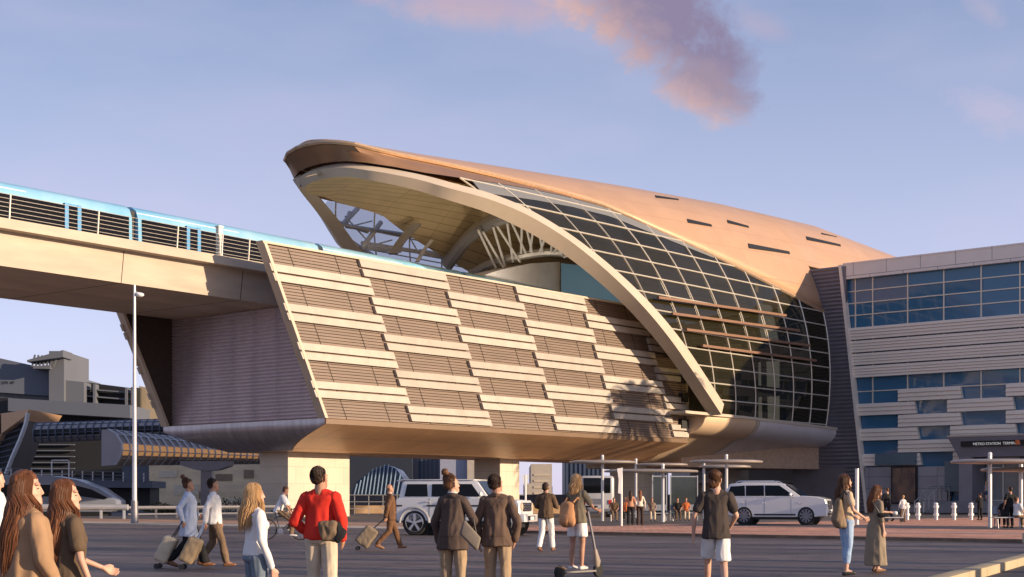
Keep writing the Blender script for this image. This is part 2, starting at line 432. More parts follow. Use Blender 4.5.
# front cap below the tip: dark bronze nose piece
# glazing
glassM = glass_mat('dark green glazing', (.022,.019,.008), .13, .02, (.62,.56,.34), cell=(3.1,9.,1.45), tilt=.09)  # olive see-through tint imitates golden reflections
def side_pt(u, z, off=0.): return Vector((u, vsh(u, z, off), z))
ZARF = [(p.x, p.z) for p in farc if p.x > 10]
def zlow(u, s=0):
    if s and u < 21.4: return interp(ZARF, u)+.5
    return max(zar(u)+.2, flare(max(u, UE))[1]+.3) if u < arch[-1][0]+.5 else flare(u)[1]+.3
for s in (0, 1):
    mb = MB(); rings = []
    u0_ = 17.2 if not s else 15.0; us = [u0_+(uend-.1-u0_)*i/80 for i in range(81)]
    for u in us:
        a, b = zlow(u, s), zgt(u)-.02
        r_ = [side_pt(u, a+(b-a)*k/14, -.05) for k in range(15)]
        if s: r_ = [Vector((q.x, mir(q.y), q.z)) for q in r_]
        rings.append(r_)
    mb.loft(rings, cap=False, closed=False)
    g = mb.build('side_glazing', glassM if not s else glass_mat('grey far glazing', (.20,.20,.21), .62, .08, (.85,.85,.88)), station, ang=80)
    # transoms: lines of constant height
    z = flare(60)[1]+.45; 
    while z < 28.2:
        seg = []
        for i in range(221):
            u = 12+(uend-.1-12)*i/220
            if zlow(u, s) < z < zgt(u) and (not s or u > 15): 
                q = side_pt(u, z, .0); seg.append((q.x, q.y if not s else mir(q.y), q.z))
        if len(seg) > 6:
            t = MB(); t.tube(seg[::3]+[seg[-1]], .058, 4); t.build('transom', frameM, station)
        z += 1.45
    # mullions fanning from the rim to the skirt
    nM = 12
    for i in range(nM+1):
        ut = uend-.25-4.6*(nM-i)
        ub = uend-.25-3.5*(nM-i)
        seg = []
        for k in range(61):
            t = k/60; u = ub+(ut-ub)*(t**1.35 if i < nM else t)
            z = 8.6+(zgt(ut)-8.6)*t
            if zlow(u, s)-.1 < z < zgt(u)+.05 and (not s or u > 15):
                q = side_pt(u, z, .0); seg.append((q.x, q.y if not s else mir(q.y), q.z))
        if len(seg) > 3:
            t = MB(); t.tube(seg[::2]+[seg[-1]], .068, 4); t.build('mullion', frameM, station)
    if s == 0:
        # translucent white panes in the uppermost row
        opal = glass_mat('opal white glazing', (.34,.34,.33), .35, .12, (.8,.8,.8))
        mb = MB(); rings = []
        for i in range(41):
            u = 17.3+(48-17.3)*i/40; b = zgt(u)-.05; a = max(zar(u)+.3, b-1.15+.9*(i/40)**2)
            rings.append([side_pt(u, a+(b-a)*k/3, .0) for k in range(4)])
        mb.loft(rings, cap=False, closed=False); mb.build('opal_glazing', opal, station, ang=80)
        # brown sun louvres
        lvM = mat('brown sun louvre', (.23,.12,.07), .5)
        for (x0,y0,x1,y1) in [(654,298,782,316),(668,314,795,331),(682,330,806,346),(698,346,812,361)]:
            seg = []
            for k in range(13):
                t = k/12; u, v, z = ray_sh(x0+(x1-x0)*t, y0+(y1-y0)*t, -2); seg.append(side_pt(u, z, .42))
            t = MB()
            t.loft([[q+Vector((0,-.13,-.10)), q+Vector((0,.13,-.10)), q+Vector((0,.13,.12)), q+Vector((0,-.13,.12))] for q in seg])
            t.build('sun_louvre', lvM, station)

# --- lining of the canopy, seen from below
mb = MB(); rings = []
ZI = [(5.5,25.6),(8,26.5),(15,27.5),(25,28.4),(40,29.6),(60,30.6),(80,31)]
ZL = [(5,25.4),(14,26.2),(21,26.0),(35,22.8),(45,20)]
AVv = [(p.x, p.y) for p in archc]
for i in range(36):
    u = 6.3+48*i/35.
    if u < 14:
        c = [q for q in archc if q.x <= 14.5]
        va = interp(sorted((q.x, q.y) for q in c), u); za = interp(sorted((q.x, q.z) for q in c), u)
    else:
        uu = min(u, 38); za = zar(uu)+.1; va = vsh(uu, za)
    zi = interp(ZI, u); za = min(za, zi-.05); hv = VC-va-.25
    zl = interp(ZL, u); tf = 1. if zl <= za else max(.2, ((zi-zl)/(zi-za)))**(1/2.3)
    rings.append([(u, VC+hv*t, za+(zi-za)*(1-abs(t)**2.3)) for t in [(-1+(1+tf)*k/26) for k in range(27)]])
mb.loft(rings, cap=False, closed=False); mb.build('canopy_lining', soffM, station, ang=70)

# warm uplights that wash the lining
for u, v in ((11,8),(19,6.5),(28,7)):
    L_ = bpy.data.lights.new('canopy_uplight','POINT'); L_.energy = 420; L_.color = (1,.84,.64); L_.shadow_soft_size = .5
    lo_ = bpy.data.objects.new('canopy_uplight', L_); C.objects.link(lo_); lo_.parent = station; lo_.location = (u,v,19.2)
    q = MB(); q.cyl((u,v,17.2),(u,v,18.5),.10); q.box(u-.3,u+.3,v-.2,v+.2,18.35,18.55); q.build('uplight_fixture', greyM, station)
# --- structure below the canopy
tr = MB(); U = [rv(446,266,17),rv(455,254,16),rv(468,238,14.5),rv(482,227,12.5),rv(498,219,10),rv(514,215,7.5)]
stM = mat('canopy steel', (.40,.38,.36), .4, .3, .1, 1)
tr.tube(smooth_curve(U,4), .62, 10); tr.build('transverse_rib', stM, station)
tr = MB(); Lw = [rv(470,274,15),rv(492,263,13),rv(520,256,10.5),rv(552,252,8),(rv(585,256,5)),rv(620,268,2.5)]
Lc = smooth_curve(Lw,4); tr.tube(Lc, .38, 8); tr.build('lower_rib', stM, station)
wt = [((493,227),(505,266)),((497,226),(520,262)),((507,222),(513,262)),((511,221),(528,258)),((522,222),(521,257)),((526,226),(533,256)),((533,231),(530,254)),((540,236),(543,254)),((545,239),(539,254)),((552,243),(551,253)),((558,247),(553,253)),((563,251),(562,256)),((570,255),(564,257)),((478,230),(496,268)),((483,232),(503,267))]
for a, b in wt:
    va = 6+(560-a[0])*.065; vb = 8+(552-b[0])*.08
    t = MB(); t.cyl(rv(*a, va), rv(*b, vb), .115, n=6); t.build('truss_strut', whiteM, station)
for pts, w in [([(393,254,15.5),(400,243,15.8),(408,233,15.5),(417,224,15)],.55),([(417,262,16),(424,250,16.2),(432,240,16)],.25)]:
    P = [Vector(rv(*q)) for q in pts]; t = MB()
    t.loft([[p+Vector((-w,0,0)), p+Vector((0,-w,0)), p+Vector((w,0,0)), p+Vector((0,w,0))] for p in P]); t.build('fin_strut', whiteM if w < .5 else stM, station)
for a, b, r in [((338,222),(368,232),.16),((346,226),(440,240),.2),((350,212),(346,224),.2),((358,208),(341,226),.22),((381,222),(362,248),.22),((362,243),(420,252),.2),((420,252),(452,258),.3),((345,216),(372,246),.07),((392,240),(366,247),.07),((352,226),(372,221),.07),((410,238),(418,252),.07),((428,243),(446,254),.07),((366,247),(400,250),.3)]:
    t = MB(); t.cyl(rv(*a,18.0), rv(*b,18.0), r, n=6); t.build('side_brace', whiteM, station)
# concourse volume inside the canopy: curved white roof and blue glass box
cw = mat('white concourse wall', (.82,.8,.82), .5, 0, .08, 1)
t = MB(); rw = [rv(486,274,10),rv(505,267,10),rv(530,262,9),(rv(560,262,8))]
t.poly([rv(478,277,10),rv(500,270,10),rv(530,263.5,10),rv(556,262,10),rv(560,262,10),rv(560,292,10),rv(478,281,10)], (0,3,0)); t.build('concourse_wall', cw, station)
blueG = glass_mat('blue concourse glass', (.20,.42,.66), .05, .05, (.4,.6,.7))
t = MB(); p = [rv(561,263,9.6),rv(600,268,5.5),rv(625,285,2.2)]; 
lo = [(q[0],q[1],17.3) for q in p]; t.loft([[lo[0],p[0]],[lo[1],p[1]],[lo[2],p[2]]], cap=False, closed=False); t.build('concourse_glass', blueG, station)
t = MB(); t.box(2, 66.8, .8, 3.4, 16.8, 17.25); t.box(2, 66.8, 15, 17.6, 16.8, 17.25); t.build('platform_slab', concM, station)
t = MB(); t.box(1.2, 66.8, .6, 17.7, 15.9, 16.5); t.build('track_slab', mat('track concrete', (.3,.28,.26), .8), station)
# inside the glazed hall: floors, core, columns
for z in (12.6,):
    t = MB(); t.box(46, 66.8, 0.2, 18.1, z-.4, z); t.build('hall_floor', concM, station)
t = MB(); t.box(46, 66.6, 5.5, 12.5, 8.8, 24.8); t.build('hall_core', mat('reflection olive hall wall', (.55,.46,.22), .6), station)  # olive-gold wall colour stands in for golden reflections in the glazing
for u in (49, 53.5, 58, 62.5):
    t = MB(); t.tube([(u,-.4,8.8),(u,-.2,15),(u,1.2,21),(u,3.5,25)], .28, 8); t.build('hall_column', whiteM, station)
t = MB(); t.box(UE-.1, UE+.5, .3, 18, 8.6, 16); t.build('hall_end_wall', mat('hall end wall', (.3,.26,.2), .7), station)

# --- pillars under the station
for (px, v, lu, lv) in [(288, 7.6, 6.2, 3.2), (500, 7.6, 2.6, 3.0), (638, 7.6, 2.6, 3.4), (735, 7.6, 2.8, 3.2)]:
    u, _ = ray_v(px, 470, v); 
    t = MB(); t.box(u, u+lu, v, v+lv, -.05, KE+.05); t.build('pillar', colM, station, bevel=.03)

# ------------------------------------------------------------------ metro viaduct and train
VA = (-18.8, 100.6); vrot = math.atan2(.792, .61)
via = thing('metro_viaduct', 'cream concrete railway viaduct running into the left end of the station', 'viaduct', (*VA,0), vrot)
viaM = mat('viaduct concrete', (.50,.42,.33), .65, 0, .16, .5, bump=.2, bscale=3, stretch=(.3,1,1.6))
sec = [(0,15.1),(12.3,15.1),(12.5,17.0),(13.3,17.12),(13.3,17.0),(13.35,17.6),(12.9,17.7),(12.8,17.35),(-.4,17.35),(-.5,17.7),(-1.05,17.7),(-1.1,17.12),(-.3,16.95)]
s0, s1 = -95, 5.0
t = MB(); 
web = [(0,15.1),(12.3,15.1),(12.45,17.2),(-.3,17.2)]
t.loft([[(x,y,z) for y, z in web] for x in (s0, s1)]); t.build('box_girder', viaM, via)
for x in range(-90, 4, 10):
    q = MB(); q.loft([[(x+d, y, z) for y, z in [(-.006,15.09),(12.31,15.09),(12.45,17.1),(-.3,17.1)]] for d in (0,.05)]); q.build('segment_joint', backM, via)
t = MB()
for s in (-1, 1):
    e = (lambda y: y) if s < 0 else (lambda y: 12.3-y)
    cap = [(-1.1,17.12),(.4,17.12),(.4,17.45),(-.7,17.45),(-.75,17.72),(-1.1,17.72)]
    t2 = MB(); t2.loft([[(x, e(y), z) for y, z in cap] for x in (s0, s1)]); t2.build('parapet_cap', viaM, via)
    n = 0
    for x in [-93+6.2*k for k in range(16)]+[-2.4]:
        if x > 3: continue
        q = MB(); q.beam((x,e(-.85),17.7),(x,e(-.98),19.15),.09,.07,(1,0,0)); q.build('railing_post', whiteM if x == -2.4 else frameM, via)
    for k in range(6):
        z = 17.92+.25*k; q = MB(); q.beam((s0,e(-.87-.02*k),z),(s1-2,e(-.87-.02*k),z),.028,.028); q.build('railing_bar', mat('worn rail paint', (.38,.34,.29), .5), via)
t = MB()
for y in (3.1, 4.5, 7.6, 9.0): t.box(s0, s1+70, y-.04, y+.04, 17.46, 17.6)
t.build('track_rail', greyM, via)
q = MB(); q.box(-2.5,-2.15,-.7,-.4,17.72,19.7); q.box(-2.55,-2.1,-.75,-.35,19.7,19.8); q.build('signal_mast', frameM, via)
# train
train = thing('metro_train', 'pale blue and white metro train with dark windows crossing the viaduct', 'train', (*VA,0), vrot)
blueM = mat('train sky blue paint', (.17,.48,.74), .35, 0, .12, .25, col2=(.36,.60,.74), coat=.4)
trW = mat('train white paint', (.55,.60,.66), .3, 0, .05, .5, coat=.4)
twM = glass_mat('train window glass', (.006,.006,.008), .0, .15); twM.node_tree.nodes['Principled BSDF'].inputs['Specular IOR Level'].default_value = .15
tsec = [(2.55,17.75),(2.45,18.4),(2.5,20.0),(2.75,20.55),(3.25,20.85),(3.8,20.92),(4.4,20.85),(4.95,20.55),(5.2,20.0),(5.25,18.4),(5.15,17.75)]
L1 = 17.4
for k in range(7):
    x1 = 45-L1*k; x0 = x1-L1+.5
    car = MB(); car.loft([[(x,y,z) for y, z in tsec] for x in (x0, x1)]); cb = car.build('carriage', blueM, train)
    q = MB(); q.box(x0+.3, x1-.3, 2.40, 2.50, 18.0, 19.95); q.build('window_strip', twM, cb)
    for j in range(2):
        dx = x0+4.0+7.6*j; q = MB()
        for w0 in (0, .95): q.box(dx+w0, dx+w0+.28, 2.34, 2.52, 17.8, 20.1)
        q.box(dx, dx+1.23, 2.36, 2.5, 19.95, 20.1); q.build('door', mat('train door blue', (.10,.32,.58), .3), cb)
    q = MB(); q.box(x0, x1, 2.5, 5.2, 17.45, 17.8); q.build('underframe', darkM, cb)
    q = MB(); q.box(x0+.02, x0+9, 2.66, 2.72, 20.28, 20.42); q.build('roof_line', trW, cb)
    if k < 6:
        q = MB(); q.box(x0-.5, x0, 2.8, 4.9, 17.9, 20.5); q.build('gangway', darkM, cb)
# ------------------------------------------------------------------ ground
def ground_mat(name, c1, c2, scale, rough=.85, bump=.4, spec=.3):
    return mat(name, c1, rough, 0, .2, scale, bump=bump, bscale=60, spec=spec, col2=c2)
asph = bpy.data.materials.new('asphalt'); t_, N_, L_, B_ = nt(asph)
tcx = N_.new('ShaderNodeTexCoord')
n1 = N_.new('ShaderNodeTexNoise'); n1.inputs['Scale'].default_value = .35; n1.inputs['Detail'].default_value = 8
mpx = N_.new('ShaderNodeMapping'); mpx.inputs['Scale'].default_value = (.35,1,1); mpx.inputs['Rotation'].default_value[2] = -.3
n2 = N_.new('ShaderNodeTexNoise'); n2.inputs['Scale'].default_value = 45; n2.inputs['Detail'].default_value = 3
L_.new(tcx.outputs['Object'], mpx.inputs[0]); L_.new(mpx.outputs[0], n1.inputs[0]); L_.new(tcx.outputs['Object'], n2.inputs[0])
mxx = N_.new('ShaderNodeMixRGB'); mxx.inputs[1].default_value = (.070,.052,.051,1); mxx.inputs[2].default_value = (.165,.122,.112,1)
rr = N_.new('ShaderNodeValToRGB'); rr.color_ramp.elements[0].position = .35; rr.color_ramp.elements[1].position = .65
L_.new(n1.outputs[0], rr.inputs[0]); L_.new(rr.outputs[0], mxx.inputs[0])
mx2 = N_.new('ShaderNodeMixRGB'); mx2.blend_type = 'MULTIPLY'; mx2.inputs[0].default_value = .7
L_.new(mxx.outputs[0], mx2.inputs[1]); L_.new(n2.outputs['Color'], mx2.inputs[2])
sc_ = N_.new('ShaderNodeMixRGB'); sc_.blend_type = 'MULTIPLY'; sc_.inputs[0].default_value = 1; sc_.inputs[2].default_value = (1.6,1.6,1.6,1)
L_.new(mx2.outputs[0], sc_.inputs[1]); L_.new(sc_.outputs[0], B_.inputs['Base Color'])
# hairline cracks and old patches
vo = N_.new('ShaderNodeTexVoronoi'); vo.feature = 'DISTANCE_TO_EDGE'; vo.inputs['Scale'].default_value = .16
nw = N_.new('ShaderNodeTexNoise'); nw.inputs['Scale'].default_value = 1.2; nw.inputs['Detail'].default_value = 5
vm = N_.new('ShaderNodeVectorMath'); vm.operation = 'ADD'; L_.new(tcx.outputs['Object'], vm.inputs[0]); L_.new(tcx.outputs['Object'], nw.inputs[0])
vs_ = N_.new('ShaderNodeVectorMath'); vs_.operation = 'SCALE'; vs_.inputs['Scale'].default_value = 1.6; L_.new(nw.outputs['Color'], vs_.inputs[0]); L_.new(vs_.outputs[0], vm.inputs[1]); L_.new(vm.outputs[0], vo.inputs['Vector'])
cr = N_.new('ShaderNodeMapRange'); cr.inputs['From Max'].default_value = .012; cr.inputs['To Min'].default_value = .45; L_.new(vo.outputs['Distance'], cr.inputs[0])
n3 = N_.new('ShaderNodeTexNoise'); n3.inputs['Scale'].default_value = .8; n3.inputs['Detail'].default_value = 10; n3.inputs['Roughness'].default_value = .7; L_.new(tcx.outputs['Object'], n3.inputs[0])
r3 = N_.new('ShaderNodeMapRange'); r3.inputs['From Min'].default_value = .38; r3.inputs['From Max'].default_value = .52; r3.inputs['To Min'].default_value = .62; L_.new(n3.outputs[0], r3.inputs[0])
mm = N_.new('ShaderNodeMath'); mm.operation = 'MULTIPLY'; L_.new(cr.outputs[0], mm.inputs[0]); L_.new(r3.outputs[0], mm.inputs[1])
mf = N_.new('ShaderNodeMixRGB'); mf.blend_type = 'MULTIPLY'; mf.inputs[0].default_value = 1; L_.new(sc_.outputs[0], mf.inputs[1]); L_.new(mm.outputs[0], mf.inputs[2]); L_.new(mf.outputs[0], B_.inputs['Base Color'])
bb = N_.new('ShaderNodeBump'); bb.inputs['Strength'].default_value = .35; bb.inputs['Distance'].default_value = .006
L_.new(n2.outputs[0], bb.inputs['Height']); L_.new(bb.outputs[0], B_.inputs['Normal']); B_.inputs['Roughness'].default_value = .62
sandM = ground_mat('sandy ground', (.30,.22,.15), (.40,.30,.21), .08)
t = MB(); t.box(-3000,3000,-400,5000,-.6,-.15); tag(t.build('ground', sandM), kind='structure')
# asphalt plaza: bounded at lower right by a kerb
K0, K1 = Vector((.5*1.0,11.3)), Vector((16.2,42.5)); kd = (K1-K0).normalized()
pl = [(-90,-30),(-20.4,-30),(K0.x,K0.y),(K1.x,K1.y),(26,34.1),(60,4.7),(120,4),(120,60),(0,163),(-160,163),(-160,-30)]
P0 = K0-kd*46
t = MB(); t.poly([(-160,-30,-.5),(P0.x,-30,-.5),(K0.x,K0.y,-.5),(K1.x,K1.y,-.5),(60,4.7,-.5),(120,4,-.5),(120,90,-.5),(20,190,-.5),(-200,190,-.5)], (0,0,.5))
tag(t.build('road', asph), kind='structure')
kerbM = mat('yellowed kerb stone', (.46,.36,.22), .8, 0, .12, .5, bump=.4)
n = Vector((kd.y,-kd.x))
t = MB()
L0 = 0.
while L0 < 62:
    a = K0-kd*14+kd*L0; b = a+kd*1.98
    if L0 > 47.8: break
    t.hexa([(a.x,a.y,-.4),(b.x,b.y,-.4),(b.x+n.x*.34,b.y+n.y*.34,-.4),(a.x+n.x*.34,a.y+n.y*.34,-.4),(a.x,a.y,.03),(b.x,b.y,.03),(b.x+n.x*.34,b.y+n.y*.34,.03),(a.x+n.x*.34,a.y+n.y*.34,.03)]); L0 += 2.0
tag(t.build('kerb', kerbM, bevel=.015), kind='structure')
t = MB(); t.poly([(P0.x+3,-30,-.146),(130,-30,-.146),(130,3,-.146),(60,4.5,-.146),(K1.x+.1,K1.y-.2,-.146),(K0.x+.3,K0.y,-.146)], (0,0,.002)); 
tag(t.build('lower_road', mat('dark asphalt', (.05,.042,.045), .7, 0, .25, 1.5, bump=.4, bscale=50)), kind='structure')
# raised paving: edge parallel to the cross direction of the station
e0 = Vector((0,56.5)); ev = Vector((AV.x, AV.y)); eu = Vector((AU.x, AU.y))
def EP(s, d): p = e0-ev*s+eu*d; return (p.x, p.y)      # s to the right and nearer, d deeper
def strip(name, s0, s1, d0, d1, z0, z1, m, kind='structure', **k):
    t = MB(); q = [EP(s0,d0),EP(s1,d0),EP(s1,d1),EP(s0,d1)]
    t.hexa([(*p,z0) for p in q]+[(*p,z1) for p in q]); o = t.build(name, m, **k); tag(o, kind=kind); return o
redM = panel_mat('red block paving', (.72,.33,.20), .8, 0, .42, .21, .012, 'xy', .22, (.2,.12,.09), rot=ROT)
strip('kerb', -3, 75, 0, .35, -.3, .10, mat('dark kerb', (.20,.13,.09), .8, 0, .3, 1.5, bump=.4))
strip('gutter', -3, 75, -1.3, 0, -.02, .004, mat('dark gutter', (.055,.038,.03), .85, 0, .35, 1.2, bump=.5))
strip('pavement', -3, 75, .35, 70, -.3, .105, redM)
strip('kerb', -95, -3, 0, .5, -.3, .09, mat('pale kerb stone', (.52,.42,.32), .8, 0, .15, 1.5, bump=.4))
strip('pavement', -95, -3, .5, 3.6, -.3, .085, mat('pale pavement', (.50,.41,.33), .8, 0, .12, .8))
strip('earth_verge', -95, -3, 3.6, 12, -.3, .06, mat('red earth', (.40,.21,.13), .9, 0, .25, .6, bump=.6, bscale=10, col2=(.5,.3,.2)))
strip('far_road', -120, -3, 12, 70, -.3, .03, mat('far road asphalt', (.10,.085,.08), .8, 0, .2, .4))
strip('service_lane', -2, 75, 13.5, 20, .1, .109, mat('lane asphalt', (.10,.08,.08), .7, 0, .2, .6))
strip('painted_line', 12, 75, 6.8, 7.3, .1, .110, mat('pale paving band', (.55,.48,.42), .7, 0, .15, 2))
# paving slab patch (bright square on the kerb)

o = strip('x', 20.2, 20.95, -.45, -.05, 0, .30, mat('pale concrete block', (.55,.45,.33), .8)); o.name = 'concrete_block'; del o['kind']; tag(o, 'small pale concrete block lying at the kerb before the white car', 'block')

# ------------------------------------------------------------------ terminal building on the right
UB = uend
bld = thing('terminal_building', 'pale ribbed terminal building with blue window bands right of the station shell', 'building', (OX,OY,0), ROT)
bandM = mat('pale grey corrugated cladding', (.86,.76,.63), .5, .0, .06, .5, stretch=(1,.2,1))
capM = panel_mat('pale parapet panels', (.86,.78,.70), .6, 0, 3.6, 4, .03, 'yz', .03, (.3,.28,.26))
bglM = glass_mat('blue reflective glazing', (.05,.16,.28), .0, .05, cell=(9.,3.75,1.25), tilt=.05)
greyW = panel_mat('grey wall panels', (.36,.35,.37), .5, .1, 2.4, 1.2, .02, 'yz', .08, (.08,.08,.08), offset=0)
def vz(px, py): return ray_u(px, py, UB)
ZP, ZW1, ZW0, ZC0 = 25.2, 23.7, 18.8, 13.6
def vL(z): return interp([(0,-7.0),(4.6,-6.4),(13.6,-5.4),(25.2,-4.05)], z)
VR = -64.
def slab(mb, va0, va1, vb, z0, z1, u0, u1): # left edge slanted va0 (bottom) va1 (top), right edge vb
    return mb.hexa([(u0,va0,z0),(u1,va0,z0),(u1,vb,z0),(u0,vb,z0),(u0,va1,z1),(u1,va1,z1),(u1,vb,z1),(u0,vb,z1)])
t = MB(); slab(t, vL(0)-.1, vL(0)-.1, VR, 0, 25.0, UB+.75, UB+45); t.build('core', mat('building core', (.05,.055,.06), .7), bld)
t = MB(); slab(t, vL(ZW1), vL(ZP), VR, ZW1, ZP, UB-.05, UB+.75); t.build('parapet', capM, bld)
t = MB(); slab(t, vL(ZP)-.2, vL(ZP)-.2, VR, ZP, ZP+.15, UB-.1, UB+45); t.build('roof_cap', capM, bld)
t = MB(); slab(t, vL(0)-.05, vL(ZW1)-.05, VR, 0, ZW1, UB+.5, UB+.6); t.build('glazing', bglM, bld)
# upper window grid
for z in (ZW0+1.22, ZW0+2.45, ZW0+3.67):
    t = MB(); t.box(UB+.42, UB+.52, VR, vL(z), z-.05, z+.05); t.build('transom', frameM, bld)
k = 0; v = vL(ZW0)-.6
while v > VR:
    t = MB(); t.box(UB+.40, UB+.52, v-.06, v+.06, ZC0-2.6, ZW1); t.build('mullion', frameM, bld); v -= 3.75 if k else 1.9; k += 1
t = MB(); t.box(UB+.42, UB+.52, VR, vL(ZC0), ZC0-1.4, ZC0-1.3); t.build('transom', frameM, bld)
def corr(mb, va0, va1, vb0, vb1, z0, z1, u0, n):
    """slanted ended band of n ridges"""
    dz = (z1-z0)/n
    for i in range(n):
        a = i/n; b = (i+.94)/n
        mb.hexa([(u0,va0+(va1-va0)*a,z0+dz*i),(u0+.5,va0+(va1-va0)*a,z0+dz*i),(u0+.5,vb0+(vb1-vb0)*a,z0+dz*i),(u0,vb0+(vb1-vb0)*a,z0+dz*i),
                 (u0+.1,va0+(va1-va0)*b,z0+dz*(i+.94)),(u0+.5,va0+(va1-va0)*b,z0+dz*(i+.94)),(u0+.5,vb0+(vb1-vb0)*b,z0+dz*(i+.94)),(u0+.1,vb0+(vb1-vb0)*b,z0+dz*(i+.94))])
rows = [ZW0, 17.45, 16.15, 14.87, ZC0]
for z1, z0 in zip(rows, rows[1:]):
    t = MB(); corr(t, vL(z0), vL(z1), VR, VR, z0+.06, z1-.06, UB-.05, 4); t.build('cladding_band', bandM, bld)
H = 1.27
for r in range(6):
    z1 = ZC0-1.28-H*r; z0 = z1-H+.02
    odd = r % 2; k = 0
    v0 = (vL(z0) if odd else -10.2)
    while v0 > VR:
        wdt = 6.3 if odd and k == 0 else 6.6
        t = MB(); sh = .25
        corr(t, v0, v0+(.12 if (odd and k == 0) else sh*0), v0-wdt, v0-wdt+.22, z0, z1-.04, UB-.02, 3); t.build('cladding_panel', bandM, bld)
        v0 -= (9.5 if odd else 10.9) if k == 0 else 10.3; k += 1
        if odd and k == 1: pass
# ground floor
t = MB(); t.box(UB-.2, UB+.5, -15.4, vL(2), .1, 4.55); t.build('ground_floor_wall', greyW, bld)
t = MB(); t.box(UB-.25, UB-.2, -9.5, -11.9, 2.4, 4.4) if False else None
for a, b, z0, z1 in [(-7.9,-12.2,4.75,5.9),(-15.2,-17.4,2.1,5.0)]:
    t = MB(); t.box(UB-.3, UB+.4, b, a, z0, z1); t.build('low_window', mat('pale blue panel glass', (.10,.17,.22), .25, 0, .1, .4), bld)
# billboard
q = MB(); q.box(UB-.45, UB-.2, -12.4, -9.7, .9, 4.6); bb_ = q.build('poster_case', darkM, bld)
q = MB(); q.box(UB-.49, UB-.45, -12.25, -9.85, 1.05, 4.45); q.build('poster', mat('poster print', (.03,.055,.11), .35, 0, .5, .7, col2=(.36,.20,.12), stretch=(1,1,.5)), bb_)
# portal
PV0, PV1 = -17.2, -31.
portM = mat('dark grey portal', (.24,.23,.26), .45, .1, .08, .8)
def PB(u0,u1,va,vb,z0,z1,name,m,par=None, bevel=0):
    q = MB(); q.box(u0,u1,min(va,vb),max(va,vb),z0,z1); return q.build(name, m, par or bld, bevel=bevel)
q = MB(); q.hexa([(UB-3,PV0-.6,5.3),(UB+.4,PV0-.6,5.3),(UB+.4,PV1,5.3),(UB-3,PV1,5.3),(UB-3.4,PV0+.35,7.2),(UB+.4,PV0+.35,7.2),(UB+.4,PV1,7.2),(UB-3.4,PV1,7.2)])
port = q.build('entrance_portal', portM, bld)
PB(UB-3.45,UB+.4,PV0+.4,PV1,7.2,7.35,'portal_cap',panelM,port)
PB(UB-3,UB+.4,PV0-1.9,PV0-.6,.1,5.3,'portal_pier',portM,port); PB(UB-3,UB+.4,PV1-1,PV1-2.3+1.3-.01 if False else PV1,.1,5.3,'portal_pier',portM,port)
sb = PB(UB-3.52,UB-3.3,PV0-1.0,PV1+2.2,6.28,6.78,'sign_board',darkM,port)
fc = bpy.data.curves.new('sign_text','FONT'); fc.body = 'METRO STATION  TERMINAL     EXIT'; fc.size = .34; fc.extrude = .01; fc.align_x = 'LEFT'
to = bpy.data.objects.new('sign_text', fc); C.objects.link(to)
dg = bpy.context.evaluated_depsgraph_get(); me = bpy.data.meshes.new_from_object(to.evaluated_get(dg)); bpy.data.objects.remove(to)
lit = bpy.data.materials.new('lit lettering'); t_, N_, L_, B_ = nt(lit); B_.inputs['Base Color'].default_value = (.6,.6,.6,1); B_.inputs['Emission Color'].default_value = (1,.95,.9,1); B_.inputs['Emission Strength'].default_value = .25
me.materials.append(lit); to = bpy.data.objects.new('sign_text', me); C.objects.link(to); to.parent = sb
to.location = (UB-3.54, PV0-2.2, 6.38); to.rotation_euler = (R(90),0,R(-90))
oM = mat('orange sign disc', (.7,.16,.04), .4)
q = MB(); q.cyl((UB-3.56,-23.6,6.55),(UB-3.5,-23.6,6.55),.24,n=16); q.build('sign_disc', oM, sb)
PB(UB+.2,UB+.35,PV0-1.9,PV1,1.2,5.3,'door_glazing',mat('dim grey door glass', (.26,.26,.25), .3, 0, .15, .6),port)
for k in range(8): 
    v = PV0-2.1-1.55*k; PB(UB-.0,UB+.2,v-.06,v+.06,1.2,5.1,'door_mullion',steelM,port)
PB(UB-.02,UB+.2,PV0-1.95,PV1,5.0,5.15,'door_head',steelM,port)
PB(UB-.02,UB+.2,PV0-1.95,PV1,1.15,1.3,'door_sill',steelM,port)
PB(UB-.1,UB+.1,PV0-10.6,PV0-13.2,1.3,3.4,'doorway',darkM,port)
q = MB()
for k in range(7): q.box(UB-6.0+.42*k, UB+.4, -33, -15.9, .1+.155*k, .1+.155*(k+1))
q.build('steps', mat('grey stone steps', (.22,.215,.23), .7, 0, .1, 1.2, bump=.2), bld)
hr = MB()
for d in (0, .12): pass
for k in range(2):
    q = MB(); v = -15.7+k*.9
    q.tube([(UB-6.1,v,.1),(UB-6.1,v,1.1),(UB-2.6,v,2.6),(UB-.4,v,2.6),(UB-.4,v,.5)], .045, 6)
    for f in (.33,.66): q.tube([(UB-6.1+3.5*f,v,.4),(UB-6.1+3.5*f,v,1.1+1.5*f)], .03, 6)
    q.build('handrail', steelM, bld)
